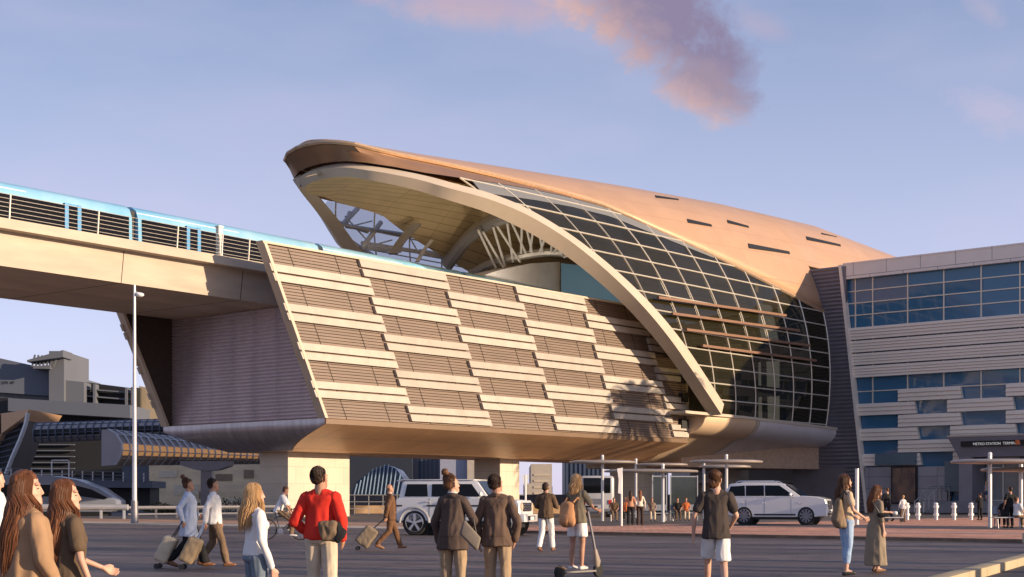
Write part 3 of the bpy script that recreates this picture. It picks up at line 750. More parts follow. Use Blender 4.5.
# ribbed raking wall between the shell and the building
rw = thing('raking_wall', 'tall dark horizontally ribbed wall raking up beside the glazed end of the shell', 'wall', (OX,OY,0), ROT)
mb = MB(); n = 62; dz = 25.1/n; rings = []
def vl2(z): return vL(z)+.0
for i in range(n+1):
    z = dz*i; zz_ = max(z, .0); vr = 3.0 if z > 4.5 else -4.6
    for (zz2, du) in ((z, 0.), (z+dz*.5, -.09)):
        if zz2 > 25.15: continue
        rings.append([(UB-.12+du-.0, vr, zz2), (UB-.12+du, vl2(zz2), zz2)])
mb.loft(rings, cap=False, closed=False)
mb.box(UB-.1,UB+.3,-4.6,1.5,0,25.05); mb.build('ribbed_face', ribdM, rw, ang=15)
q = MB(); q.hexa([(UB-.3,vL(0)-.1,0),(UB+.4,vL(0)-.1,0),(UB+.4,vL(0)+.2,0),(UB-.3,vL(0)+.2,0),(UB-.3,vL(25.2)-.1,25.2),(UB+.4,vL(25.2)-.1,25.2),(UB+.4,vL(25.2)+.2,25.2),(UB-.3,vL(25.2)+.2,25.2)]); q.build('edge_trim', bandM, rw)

# ------------------------------------------------------------------ what stands beyond and beneath
def at(px, Y): return Gx(px, Y)
def zat(py, Y): return HC+(HY-py)/F*Y
def obox(name, label, cat, px0, px1, py, Y, dep, m, z0=-.2, group=None, tilt=0.):
    """building with a front of the given span seen at depth Y"""
    x0, x1 = at(px0, Y), at(px1, Y)
    o = thing(name, label, cat, (x0, Y, 0), R(tilt), group); W_ = (x1-x0)/math.cos(R(tilt)); H_ = zat(py, Y)
    q = MB(); q.box(0, W_, 0, dep, z0, H_); q.build('wall', m, o); return o, W_, H_
twM2 = mat('blue grey tower wall', (.045,.065,.11), .5, 0, .1, .05); twG = mat('tower glass', (.02,.04,.075), .15)
def tower(label, px0, px1, py, Y, dep, fl, m=None, bays=5, g='towers far beyond the undercroft', wm=None):
    o, W_, H_ = obox('tower_block', label, 'building', px0, px1, py, Y, dep, m or twM2, group=g)
    for k in range(fl):
        z0 = H_*(k+.25)/fl; q = MB(); q.box(W_*.05, W_*.95, -.35, .1, z0, z0+H_/fl*.5); wb = q.build('window_band', wm or twG, o)
    for b in range(bays+1):
        x = W_*(.05+.9*b/bays); q = MB(); q.box(x-.4, x+.4, -.6, .1, 0, H_*.98); q.build('pier', m or twM2, o)
    return o
obox('dark_hall_block', 'added dark block filling the gap behind the finned blue hall', 'building', 348, 412, 440, 300, 20, mat('dark navy wall', (.02,.028,.045), .6))  # block added to darken the gap, shade put into its colour
tower('slim blue glass tower left of the wide grey one, seen under the station', 402, 411, 430, 520, 30, 34, bays=2)
tower('wide blue grey tower with closely spaced piers seen under the station', 412, 440, 420, 560, 30, 36, bays=6)
tower('tall dark gridded tower behind the bus under the station', 565, 604, 425, 520, 30, 36, bays=8)
tower('low blue tower just left of the dark gridded one', 541, 552, 486, 600, 30, 8, bays=3)
tower('dim tower between the second and third shelter roofs', 650, 668, 430, 560, 30, 30, bays=5)
o, W_, H_ = obox('far_hall', 'plain pale lavender hall wall behind the white off-roader', 'building', 440, 476, 440, 300, 40, mat('lavender wall', (.30,.32,.42), .7))
q = MB(); q.box(W_*.76, W_+.2, -1.0, 0, 0, H_); q.build('pale_pier', panelM, o)  # paler pier at the right end of the hall
o, W_, H_ = obox('far_block', 'cream block with a stepped left side standing behind the hooded man', 'building', 531, 552, 464, 260, 30, panelM)
q = MB(); q.box(-1.2, 0, 0, 25, 0, H_*.55); q.build('step_wing', panelM, o)
for k in range(5):
    q = MB(); q.box(.5, W_-.5, -.12, .0, 1.2+1.1*k, 1.55+1.1*k); q.build('window_band', concM, o)
# ribbed shell hall (blue white fins) seen between the first pillars
sh = thing('ribbed_hall', 'low blue hall with slanting pale fins seen under the station', 'building', (at(352,230), 230, 0))
q = MB(); pr = [(0,0),(0,2.6),(.8,4.2),(3.4,6.0),(5.6,6.8),(7.0,6.2),(8.2,4.6),(8.6,0)]; q.poly([(x,0,z+.0) for x, z in pr], (0,14,0)); q.build('hall_body', mat('deep blue hall', (.03,.06,.12), .3), sh)
for k in range(13):
    x = .1+.62*k; h_ = interp([(0,3.0),(3.4,6.2),(5.6,7.0),(7.0,6.4),(8.6,4.0)], x+.8); q = MB(); q.beam((x,-.3,.9),(x+.75,-.25,h_),.16,.3,(0,1,0)); q.build('fin', mat('pale blue fin', (.32,.45,.58), .4), sh)
o, W_, H_ = obox('boundary_wall', 'long brown boundary wall behind the parked cars', 'wall', 330, 760, 494.5, 170, .5, mat('brown boundary wall', (.16,.13,.12), .8, 0, .2, .1))
o, W_, H_ = obox('sand_bank', 'low pale sandstone bank behind the bald man', 'wall', 345, 560, 505.5, 135, 2.5, mat('sandstone bank', (.62,.40,.22), .9, 0, .25, .8, bump=.6, bscale=5))  # sandstone colour raised to stand for sun the station keeps off
# metal fence below
fe = thing('metal_fence', 'pale metal fence running behind the bald man and the first pillar', 'fence', (at(340,128),128,0))
for k in range(14):
    q = MB(); q.box(1.25*k,1.25*k+.06,0,.06,0,1.75); q.build('post', steelM, fe)
for z in (.5,1.1,1.7):
    q = MB(); q.box(0,16.3,.0,.04,z,z+.05); q.build('rail', steelM, fe)
# background under the right end of the station
o, W_, H_ = obox('service_building', 'long low shaded service building behind the white estate car', 'building', 690, 862, 466, 172, 20, mat('shaded render', (.30,.27,.25), .8, 0, .08, .2))
for k in range(10):
    q = MB(); q.box(1.2+1.9*k, 2.6+1.9*k, -.1, .1, .9, 3.0); q.build('window', mat('dim shop glass', (.05,.06,.08), .2) if k % 3 else mat('orange shop pane', (.5,.3,.15), .5), o)  # every third pane takes a plain orange colour
q = MB(); q.box(-.1, W_, -.4, 0, 3.3, 3.6); q.build('canopy_edge', panelM, o)
# left: mall complex
mg = mat('blue grey mall wall', (.11,.125,.16), .7, 0, .08, .05); mg2 = mat('grey mall wall', (.125,.135,.16), .7, 0, .1, .05)  # dark bluish colours carry the mall's shade, as sun reaches the walls
def fbox(par, px0, px1, pyt0, pyt1, pyb0, pyb1, Y, dep, m, name):
    q = MB(); p = [(px0,pyb0),(px1,pyb1),(px1,pyt1),(px0,pyt0)]
    q.poly([(at(x,Y), Y, zat(y,Y)) for x, y in p], (0,dep,0)); return q.build(name, m, par)
mall = thing('mall_complex', 'shade-toned grey blue mall complex with a rooftop truss at the far left', 'building')
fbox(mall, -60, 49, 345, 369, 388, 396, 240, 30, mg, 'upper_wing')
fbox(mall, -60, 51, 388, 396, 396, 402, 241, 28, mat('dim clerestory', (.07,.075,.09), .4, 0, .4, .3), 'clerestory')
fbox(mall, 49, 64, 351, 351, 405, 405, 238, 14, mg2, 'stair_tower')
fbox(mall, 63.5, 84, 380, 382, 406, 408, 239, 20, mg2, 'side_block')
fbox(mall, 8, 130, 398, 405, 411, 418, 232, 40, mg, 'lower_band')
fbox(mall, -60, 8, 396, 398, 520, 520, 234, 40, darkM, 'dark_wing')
fbox(mall, 8, 128, 411, 418, 520, 520, 236, 30, mat('shaded base', (.012,.013,.017), .8), 'shaded_base')  # near-black colour stands for shade on the base wall
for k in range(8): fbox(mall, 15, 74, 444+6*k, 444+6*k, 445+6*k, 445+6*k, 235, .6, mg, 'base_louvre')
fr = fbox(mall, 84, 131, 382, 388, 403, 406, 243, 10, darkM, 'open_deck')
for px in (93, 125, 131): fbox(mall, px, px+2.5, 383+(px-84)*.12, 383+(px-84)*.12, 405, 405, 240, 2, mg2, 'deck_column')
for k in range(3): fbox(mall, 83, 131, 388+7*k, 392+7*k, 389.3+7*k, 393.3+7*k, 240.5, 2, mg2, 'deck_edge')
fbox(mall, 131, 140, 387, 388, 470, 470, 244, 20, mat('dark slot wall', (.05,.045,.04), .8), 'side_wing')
fbox(mall, 139, 170, 386, 392, 470, 470, 245, 20, mat('beige stone wing', (.40,.32,.22), .8, 0, .3, .12, stretch=(2,1,.3)), 'stone_wing')  # wing in a beige stone colour
fbox(mall, 108, 164, 425.5, 424, 427, 426, 190, 8, panelM, 'canopy_roof')
# rooftop truss
for k in range(7):
    q = MB(); q.beam((at(33+3.6*k,238),237.5,zat(367,238)),(at(36+3.6*k,238),237.5,zat(355+(.3*k),238)),.25,.25); q.build('truss_strut', mg2, mall)
fbox(mall, 27, 63, 360, 350, 362, 357, 236, 5, mg2, 'truss_roof'); fbox(mall, 33, 50, 366, 365, 368.5, 369, 237, 4, mg2, 'truss_base')
for ch, dx in (('1',0),('2',.5),('7',.86),('4',1.22),('4',1.9),('7',2.26)):
    nt_ = bpy.data.curves.new('n','FONT'); nt_.body = ch; nt_.size = .66; nt_.extrude = .02
    to = bpy.data.objects.new('n', nt_); C.objects.link(to); dg = bpy.context.evaluated_depsgraph_get(); me = bpy.data.meshes.new_from_object(to.evaluated_get(dg)); bpy.data.objects.remove(to)
    me.materials.append(darkM); to = bpy.data.objects.new('wall_numeral', me); C.objects.link(to); to.parent = mall; to.location = (at(-1,240)+dx,239.9,zat(384,240)); to.rotation_euler = (R(90),0,0)
# neighbouring shell hall, far left
s2 = thing('small_shell_hall', 'shell roofed entrance hall with a curved rib at the left edge', 'building')
fbox(s2, -40, 1, 425, 414, 500, 434, 190, 12, goldM, 'shell_roof'); q = MB()
q.poly([(at(x,190),190,zat(y,190)) for x, y in [(-2,414),(29,409.5),(25,416),(-2,436)]], (0,14,0)); q.build('shell_roof', goldM, s2)
q = MB(); q.poly([(at(x,192),192,zat(y,192)) for x, y in [(-40,440),(0,435),(27,414),(22,434),(8,474),(-40,474)]], (0,8,0)); q.build('lattice_wall', mat('dark lattice', (.03,.035,.045), .5), s2)
for k in range(9):
    q = MB(); y = 432+5*k; q.tube([(at(-10,191),191,zat(y+3,191)),(at(24-1.8*k,191),191,zat(y-10+2.5*k*.6,191))], .09, 5); q.build('lattice_bar', mg, s2)
q = MB(); q.tube([(at(x,190),190,zat(y,190)) for x, y in [(28,413),(25.5,425),(20,440),(12,458),(6,474)]], .3, 8); q.build('curved_rib', steelM, s2)
# footbridge tubes
brM = mat('violet grey bridge metal', (.36,.33,.34), .65, .0, .08, .3); glow = mat('amber lit bridge glazing', (.75,.42,.18), .35)
B_g = bpy.data.materials.new('amber interior panes'); t_, N_, L_, BB = nt(B_g); BB.inputs['Base Color'].default_value = (.6,.36,.18,1); BB.inputs['Emission Color'].default_value = (1,.5,.2,1); BB.inputs['Emission Strength'].default_value = .22; BB.inputs['Roughness'].default_value = .3
def footbridge(label, p0, p1, Y0, Y1, zt0, zb0, zt1, zb1, nr, lit):
    o = thing('footbridge', label, 'footbridge'); 
    a = Vector((at(p0,Y0),Y0)); b = Vector((at(p1,Y1),Y1))
    def sec(t, e=0., full=True):
        p = a.lerp(b, t); d = (b-a).normalized(); n_ = Vector((d.y,-d.x)); zt = zat(zt0,Y0)*(1-t)+zat(zt1,Y1)*t; zb = zat(zb0,Y0)*(1-t)+zat(zb1,Y1)*t
        pr = [(-.3,1.),(.1,1.),(.62,.86),(.95,.62),(1.0,.42),(.86,.2),(.55,.02),(-.3,.0)]
        return [Vector((p.x+n_.x*(x*1.7+e*(1 if x > 0 else 0)), p.y+n_.y*(x*1.7+e*(1 if x > 0 else 0)), zb+(zt-zb)*z)) for x, z in pr]
    q = MB(); q.loft([sec(k/8) for k in range(9)]); q.build('tube_shell', brM, o, ang=50)
    for k in range(nr+1):
        r_ = [v for v in sec(min(1,k/nr), .14)][1:7]; q = MB(); q.tube(r_, .10, 5); q.build('rib', steelM if lit else mg, o)
    q = MB(); rr_ = []
    for k in range(nr*2+1):
        s_ = sec(k/(nr*2), .06); rr_.append([s_[3].lerp(s_[4],.0), s_[4], s_[4].lerp(s_[5],.6)])
    q.loft(rr_, cap=False, closed=False); q.build('glazing', B_g if lit else darkM, o, ang=60)
    for i in (1,2,3,4,5):
        q = MB(); q.tube([sec(k/8,.1)[i] for k in range(9)], .045, 4); q.build('longitudinal_bar', steelM if lit else mg, o)
    return o
footbridge('dim grey footbridge tube behind the lit one at the left', 38, 200, 175, 175, 423, 443, 418, 436, 22, False)
footbridge('footbridge tube with amber lit panes between curved ribs', 106, 268, 128, 150, 429.5, 466, 448, 464, 24, True)
fp = thing('footbridge_pier', 'grey concrete pier with a flared head under the amber lit footbridge', 'pier', (at(205.5,132),132,0))
q = MB(); q.box(-.5,.5,.3,1.3,-.2,zat(470,132)); q.build('column', greyM, fp)
q = MB(); H1 = zat(470.5,132); q.poly([(-.6,0,H1),(.6,0,H1),(1.1,0,H1+.05),(2.2,0,H1+.4),(2.3,0,H1+.85),(-2.3,0,H1+.85),(-2.3,0,H1+.5),(-1.1,0,H1+.1)],(0,1.6,0)); q.build('flared_head', greyM, fp)
# ochre building behind the pair, stone colour raised in place of sunlight
o, W_, H_ = obox('ochre_building', 'pale ochre building seen low behind the two travellers with cases', 'building', 149, 268, 461, 175, 18, mat('ochre stone', (.85,.66,.42), .8, 0, .2, .25, stretch=(1,1,3)))
for i, (x, z, w_, h_) in enumerate([(3,1.9,3,1.2),(8,3.6,2,.8),(9.3,.9,2.6,.5),(11.4,3.9,1.2,1),(1.2,4.0,2.2,.8),(6,1.4,1.5,.9)]):
    q = MB(); q.box(x,x+w_,-.1,.1,z,z+h_); q.build('window', mat('brown pane', (.28,.19,.12), .4) if i % 2 else mat('pale recess', (.7,.6,.45), .6), o)
o, W_, H_ = obox('glass_annexe', 'shaded blue grey annexe with dark glass left of the ochre building', 'building', 122, 150, 462, 178, 15, mat('annexe wall', (.10,.12,.16), .6))
q = MB(); q.box(.4, W_-.6, -.1, .1, .4, 2.2); q.build('window', darkM, o)
# elevated road deck at left with railings
dk = thing('road_deck', 'grey elevated road deck with metal railings at the left', 'road deck', (0,0,0))
fbox(dk, -60, 152, 474, 481, 486, 488, 150, 6, mg, 'deck'); fbox(dk, -60, 150, 486, 488, 505, 505, 152, 4, darkM, 'shadow_block')  # black block stands for the shadow below the deck
for k in range(20):
    px = -50+10.2*k; q = MB(); q.box(at(px,150)-.05, at(px,150)+.05, 149.9, 150, zat(475+(px+60)*.035,150), zat(466+(px+60)*.035,150)); q.build('railing_post', steelM, dk)
for d in (0,3.5,7): 
    q = MB(); q.beam((at(-60,150),149.85,zat(466+d,150)),(at(150,150),149.85,zat(473+d,150)),.06,.06); q.build('rail', mg2, dk)
gt_ = thing('gate_frame', 'small pale metal gate frame standing on the road deck', 'gate', (at(51,148),148,zat(474,148)))
for x in (0,1.75): 
    q = MB(); q.box(x,x+.1,0,.1,-.3,1.45); q.build('post', steelM, gt_)
q = MB(); q.box(0,1.85,0,.1,1.35,1.45); q.build('top_bar', steelM, gt_)
# streamlined coach / tram
tv = thing('streamlined_tram', 'grey streamlined tram with a sloping nose behind the two long haired women', 'tram', (at(-60,112),112,0))
xs = at(117.5,112)-at(-60,112); zt_ = zat(476.5,112)
tb = [(0,.35),(xs-.5,.35),(xs-.05,.7),(xs-.1,1.25),(xs-1.4,2.15),(xs-3.2,2.85),(xs-5.0,3.15),(0,3.2)]
q = MB(); q.poly([(x,0,z) for x, z in tb],(0,2.8,0)); b_ = q.build('body', mat('tram grey paint', (.20,.215,.26), .35, 0, .05, .4, coat=.3), tv, bevel=.12)
q = MB(); q.poly([(x,-.03,z) for x, z in [(xs-4.2,1.75),(xs-1.0,1.32),(xs-.75,1.45),(xs-2.0,2.1),(xs-4.2,2.65)]],(0,.1,0)); q.build('side_window', twM, b_)
q = MB(); q.box(1,xs-4.8,-.03,.05,1.55,2.45); q.build('side_window', twM, b_)
q = MB(); q.box(xs-4.2,xs-2.9,-.03,.05,.95,1.2); q.build('number_patch', darkM, b_)
q = MB(); q.box(xs-4.65,xs-4.45,-.02,.05,.5,2.9); q.build('door_seam', darkM, b_)
q = MB(); q.box(.2,xs-1.2,.1,2.7,.03,.38); q.build('underframe', darkM, tv)
# guard rails
gr = thing('guard_rail', 'round topped metal guard rail along the far kerb at the left', 'guard rail')
Yg = 96.
q = MB(); q.tube([(at(-80,Yg),Yg,.86),(at(128,Yg),Yg,.80)],.2,10); q.build('rail', steelM, gr)
for k in range(9):
    px = -60+23*k; q = MB(); q.box(at(px,Yg)-.07,at(px,Yg)+.07,Yg-.05,Yg+.1,0,.75); q.build('post', steelM, gr)
gr = thing('guard_rail', 'lower dark guard rail continuing behind the two travellers', 'guard rail')
q = MB(); q.tube([(at(128,Yg+3),Yg+3,.75),(at(290,Yg+10),Yg+10,.8)],.13,8); q.tube([(at(128,Yg+3),Yg+3,.3),(at(290,Yg+10),Yg+10,.35)],.07,8); q.build('rail', greyM, gr)
for k in range(8):
    f = (k+.3)/8; X_ = at(128,Yg+3)*(1-f)+at(290,Yg+10)*f; Y_ = Yg+3+7*f; q = MB(); q.box(X_-.06,X_+.06,Y_-.05,Y_+.1,0,.75); q.build('post', greyM, gr)
# bushes
leafM = mat('olive bush leaves', (.07,.075,.03), .7, 0, .4, 4, col2=(.13,.12,.05))
def bush(label, px, Y, w_, h_):
    rnd = random.Random(int(px*7)); q = MB()
    for _ in range(420):
        a = rnd.uniform(0, 6.28); rr_ = rnd.random()**.5; x = math.cos(a)*rr_*w_/2; y = math.sin(a)*rr_*w_*.3; z = rnd.random()**.8*h_*(1-.6*rr_**2)
        d = Vector((rnd.uniform(-1,1),rnd.uniform(-1,1),rnd.uniform(0,1.2))).normalized()*rnd.uniform(.14,.3); s_ = d.cross(Vector((rnd.uniform(-1,1),rnd.uniform(-1,1),.3))).normalized()*.07
        c_ = Vector((x,y,z)); q.add([c_-s_, c_+s_, c_+d], [(0,1,2)])
    o = q.build('bush', leafM); o.location = (at(px,Y),Y,.0); tag(o, label, 'bush', 'bushes before the ochre building')
for px, w_, h_, l_ in [(158,2.6,1.1,'leftmost low olive bush before the ochre building'),(170,2.4,.85,'small bush between the leftmost bush and the coated woman'),(233,5,1.5,'widest dark bush right of the man in the white shirt'),(200,2.6,1.0,'low bush beside the footbridge pier'),(249,2.5,1.2,'bush nearest the first station pillar')]:
    bush(l_, px, 140, w_, h_)
# lamp post
lp = thing('lamp_post', 'tall slender pale lamp post standing before the viaduct', 'lamp post', (Gx(134.5,75),75,0))
q = MB(); q.tube([(0,0,0),(0,0,.7),(0,0,12.35)],[.17,.13,.07],12); q.build('pole', steelM, lp)
q = MB(); q.cyl((0,0,0),(0,0,1.25),.2,.17); q.build('base_sleeve', greyM, lp)
q = MB(); q.hull([((.28,0,11.85),(.22,.16,.12)),((.1,0,11.95),(.08,.08,.06))]); q.build('lamp_head', whiteM, lp)
# sign blades
def blade(label, px, py, top, Y, w_=.45):
    o = thing('sign_blade', label, 'sign', (Gx(px,Y),Y,.1)); Hh = zat(top,Y)-.1
    q = MB(); q.cyl((0,0,0),(0,0,Hh),.07); q.build('pole', whiteM, o)
    q = MB(); q.poly([(x,-.05,z) for x, z in [(-w_*.3,Hh-1.5*w_/.45),(w_*.3,Hh-1.5*w_/.45),(w_,Hh),(-w_,Hh)]],(0,.1,0)); q.build('blade', whiteM, o); return o
blade('white flared sign blade beside the second pillar', 525.5, 505, 475, 98, .24)
o = thing('stop_sign_post', 'slim white post with a narrow flag panel on the red paving', 'sign', (Gx(621.5,66),66,.1))
q = MB(); q.cyl((0,0,0),(0,0,2.5),.05); q.build('pole', whiteM, o); q = MB(); q.poly([(x,-.06,z) for x, z in [(-.16,1.5),(-.03,1.45),(-.0,1.9),(.06,2.65),(-.2,2.6),(-.13,2.1)]],(0,.05,0)); q.build('flag_panel', whiteM, o)
o = thing('thin_post', 'thin white post behind the woman with the handbag', 'post', (Gx(857,70),70,.1)); q = MB(); q.cyl((0,0,0),(0,0,2.65),.09); q.build('pole', whiteM, o)
q = MB(); q.cyl((0,0,2.65),(0,0,2.7),.1); q.build('cap', steelM, o)
# ------------------------------------------------------------------ shelters, benches, bollards
discM = mat('brushed disc roof', (.46,.38,.31), .35, .5, .12, 2, stretch=(.3,1,1))
def shelter(label, px0, px1, py, ppx, Y, posts, base=.1):
    xc = at((px0+px1)/2, Y); r_ = (at(px1,Y)-at(px0,Y))/2; z = zat(py, Y)
    o = thing('bus_shelter', label, 'shelter', (xc, Y, base), 0, 'disc roofed shelters on the paving')
    q = MB(); rings = []
    for rr_, zz_ in ((.05,z+.12-base),(.8,z+.09-base),(.98,z+.04-base),(1,z-.02-base),(.985,z-.07-base),(.6,z-.1-base),(.05,z-.1-base)):
        rings.append([(r_*rr_*math.cos(a*math.pi/24), r_*.55*rr_*math.sin(a*math.pi/24), zz_) for a in range(48)])
    q.loft(rings); q.build('disc_roof', discM, o, ang=30)
    for p in ppx:
        q = MB(); x = at(p,Y)-xc; q.tube([(x,0,0),(x,0,z+.28-base)],.085,10); q.build('post', steelM, o)
        q = MB(); q.hull([((x,0,z+.32-base),.09)]); q.build('post_cap', whiteM, o)
    return o, xc, z
shelter('left shelter disc above the standing bus passengers', 569, 636.5, 462, (602.5,), 82, 1)
shelter('lower middle shelter disc with a post right of the two long haired women', 604, 698.5, 471, (663,), 78, 1)
shelter('upper shelter disc right above the man in black T-shirt', 690, 763, 461.5, (726.5,), 80, 1)
shelter('thin shelter disc directly below the upper right one', 699, 751, 466.5, (704,), 92, 1)
shelter('small shelter disc behind the lower middle one', 636, 688, 464.5, (636,), 96, 1)
shelter('large shelter disc before the entrance portal, on a tall post', 951, 1060, 461.5, (990,), 62, 1)
shelter('small brown edged disc below the large one by the portal', 981, 1075, 469.5, (1021,), 63.5, 1)
def bench(label, px0, px1, Y, back=True):
    x0, x1 = at(px0,Y), at(px1,Y); L_ = x1-x0
    o = thing('bench', label, 'bench', (x0, Y, .105), 0, 'metal benches at the shelters')
    q = MB()
    for k in range(4): q.box(0,L_,-.2+.12*k,-.11+.12*k,.43,.47)
    q.build('seat', steelM, o)
    for x in (.15, L_-.2):
        q = MB(); q.tube([(x,-.2,0),(x,-.1,.43),(x,.2,.43),(x,.28,0)],.03,6); q.build('leg', greyM, o)
    if back:
        q = MB(); q.box(.05,L_-.05,.27,.31,.6,.92); q.build('backrest', mat('blue grey bench back', (.25,.28,.34), .5), o)
bench('bench under the middle shelter with three people on it', 608, 668, 80)
bench('bench under the right shelter behind the man in black T-shirt', 670, 698, 82)
bench('bench at the right edge before the portal steps', 993, 1030, 60.5)
glS = glass_mat('shelter back glass', (.10,.12,.13), .5, .05)
def gpanel(label, px0, px1, Y, z1):
    o = thing('glass_screen', label, 'glass screen', (at(px0,Y),Y,.105), 0, 'glass screens of the shelters'); L_ = at(px1,Y)-at(px0,Y)
    q = MB(); q.box(0.05,L_-.05,0,.03,.3,z1); q.build('pane', glS, o)
    for x in (0, L_-.06):
        q = MB(); q.box(x,x+.06,-.03,.05,0,z1+.1); q.build('upright', steelM, o)
    q = MB(); q.box(.06,L_-.06,-.02,.04,z1,z1+.06); q.build('top_rail', steelM, o)
gpanel('glass screen behind the middle bench', 652, 667, 83, 2.5); gpanel('glass screen left of the right bench', 670, 698, 84, 2.5)
bz = None
for i, (px, l_) in enumerate([(907,'leftmost white banded bollard, behind the child'),(918,'second bollard from the left below the handrail'),(936,'third bollard from the left at the foot of the steps'),(954,'fourth bollard, below the woman in the blue dress'),(971,'rightmost bollard beside the person in black')]):
    Y = 86.; loc = (Gx(px,Y), Y, .105)
    if bz is None:
        bz = thing('bollard', l_, 'bollard', loc, 0, 'bollards along the foot of the steps')
        q = MB(); q.cyl((0,0,0),(0,0,.95),.12); q.build('post', steelM, bz)
        for z in (.25,.72): 
            q = MB(); q.cyl((0,0,z),(0,0,z+.13),.165); q.build('band', whiteM, bz)
        q = MB(); q.hull([((0,0,.95),(.13,.13,.08))]); q.build('cap', whiteM, bz)
    else:
        c_ = copy_tree(bz); c_.location = loc; c_['label'] = l_
# ------------------------------------------------------------------ palms out to the right, their shadows fall into view
trunkM = mat('palm trunk', (.17,.12,.08), .9, 0, .3, 6, bump=.6); frondM = mat('palm frond', (.07,.09,.035), .6, 0, .3, 3)
def palm(x, y, h, label, r=3.4, nf=34):
    rnd = random.Random(int(x*10)); o = thing('palm_tree', label, 'palm tree', (x,y,0), 0, 'palms at the right of the plaza')
    q = MB(); q.tube([(math.sin(k*.5)*.12,0,h*k/8) for k in range(9)], [.42-.018*k for k in range(9)], 10); q.build('trunk', trunkM, o)
    for i in range(nf):
        a = i*2.399; e0_ = rnd.uniform(-.25,1.35); q = MB(); P = []
        for k in range(9):
            t = k/8; e = e0_-t*t*1.5; P.append(Vector((math.cos(a)*r*t*math.cos(e0_*.6)*(1-.12*t), math.sin(a)*r*t*math.cos(e0_*.6)*(1-.12*t), h+r*(math.sin(e0_)*t-.62*t*t))))
        q.tube(P, [.05-.004*k for k in range(9)], 4)
        for k in range(1,9):
            for sgn in (-1,1):
                for f in (0,.33,.66):
                    p = P[k-1].lerp(P[k], f); T_ = (P[k]-P[k-1]).normalized(); S_ = T_.cross(Vector((0,0,1))).normalized()*sgn
                    tip = p+S_*(.75*(1-.5*abs(k/8-.4)))+T_*.42-Vector((0,0,.14)); w3 = .05+max(0,r-3)*.03; q.add([p-T_*w3, p+T_*w3, tip],[(0,1,2)])
        q.build('frond', frondM, o)
    return o
palm(49.8,111.5,17.6,'tall palm standing right of the shelters, at the edge of the paving',6.0,80)
ordn = ['nearest','second','third','fourth','fifth','sixth','seventh','eighth']
for i, (T_, h) in enumerate([(23.2,6.5),(25.1,7.5),(29.3,8),(32.2,7),(40.5,8.5),(44,9),(57,9.5),(66,10)]):
    y = (T_-1.27)/1.153; palm(.36*y+4.2+(i % 2)*.8+19.3, y-8.2, h+3.5, ordn[i]+' palm of the row on the right, counted from the viewer', 2.4, 22)
for i, (x, y) in enumerate([(17,25.6),(22,30.5),(27,36.2),(33,45.5),(19.5,29.2),(30,39.8)]):
    o = thing('street_lamp', ['street lamp nearest the lower road','street lamp behind the nearest one','street lamp beyond the kerb','street lamp on the edge of the red paving','street lamp close behind the nearest one','street lamp between the kerb and the paving'][i], 'street lamp', (x,y,0), 0, 'street lamps right of the plaza')
    q = MB(); q.tube([(0,0,-.3),(0,0,7)],[.12,.07],10); q.build('pole', steelM, o)
    q = MB(); q.beam((0,0,6.9),(-1.2,0,7.1),.16,.08); q.build('lamp_head', steelM, o)

# ------------------------------------------------------------------ vehicles
carW = mat('white car paint', (.74,.73,.72), .25, 0, .02, 1, coat=.8); cglM = glass_mat('car glass', (.006,.007,.009), .0, .04); cglM.node_tree.nodes['Principled BSDF'].inputs['Specular IOR Level'].default_value = .2
tyreM = mat('tyre rubber', (.02,.02,.02), .85, 0, .2, 8, bump=.3); rimM = mat('alloy', (.55,.55,.57), .3, .8, .05); blkM = mat('black trim', (.02,.02,.022), .5)
chrM = mat('chrome', (.7,.7,.7), .12, 1, .03); amberM = mat('lamp glass', (.65,.5,.35), .15, 0, .1, 6); redL = mat('red lamp glass', (.5,.03,.02), .2)
def wheel(par, x, y, r, sgn, spokes, dark=False):
    q = MB(); rings = []
    for yy, rr_ in ((-.12,r*.72),(-.13,r*.93),(-.09,r),(.09,r),(.13,r*.93),(.12,r*.72)):
        rings.append([(x+rr_*math.cos(a*math.pi/16), y+yy, r+rr_*math.sin(a*math.pi/16)) for a in range(32)])
    q.loft(rings); w_ = q.build('wheel', tyreM, par)
    ys = y+sgn*.10; q = MB()
    q.loft([[(x+rr_*math.cos(a*math.pi/16), yy, r+rr_*math.sin(a*math.pi/16)) for a in range(32)] for rr_, yy in ((r*.74,ys+sgn*.035),(r*.70,ys+sgn*.045),(r*.66,ys-sgn*.02),(r*.66,ys-sgn*.05))], cap=False)
    for k in range(spokes):
        a = 2*math.pi*k/spokes+.3; c_, s_ = math.cos(a), math.sin(a)
        q.beam((x+c_*r*.08, ys+sgn*.03, r+s_*r*.08), (x+c_*r*.69, ys+sgn*.02, r+s_*r*.69), r*.17, .04, (0,1,0)) if False else q.loft([[(x+c_*d-s_*w2, ys+sgn*o_, r+s_*d+c_*w2) for w2, o_ in ((-ww,0),(ww,0),(ww,.04),(-ww,.04))] for d, ww in ((r*.05,r*.07),(r*.68,r*.11))])
    q.cyl((x,ys-.02,r),(x,ys+sgn*.05,r),r*.13); q.build('rim', greyM if dark else rimM, w_)
    q = MB(); q.cyl((x,ys-sgn*.04,r),(x,ys-sgn*.03,r),r*.66,n=24); q.build('hub_shade', blkM, w_)
def liner(par, x, r, y, s):
    q = MB(); q.cyl((x, s*y, r), (x, s*(y+.02), r), r*1.15, n=28); q.build('wheel_well', blkM, par)
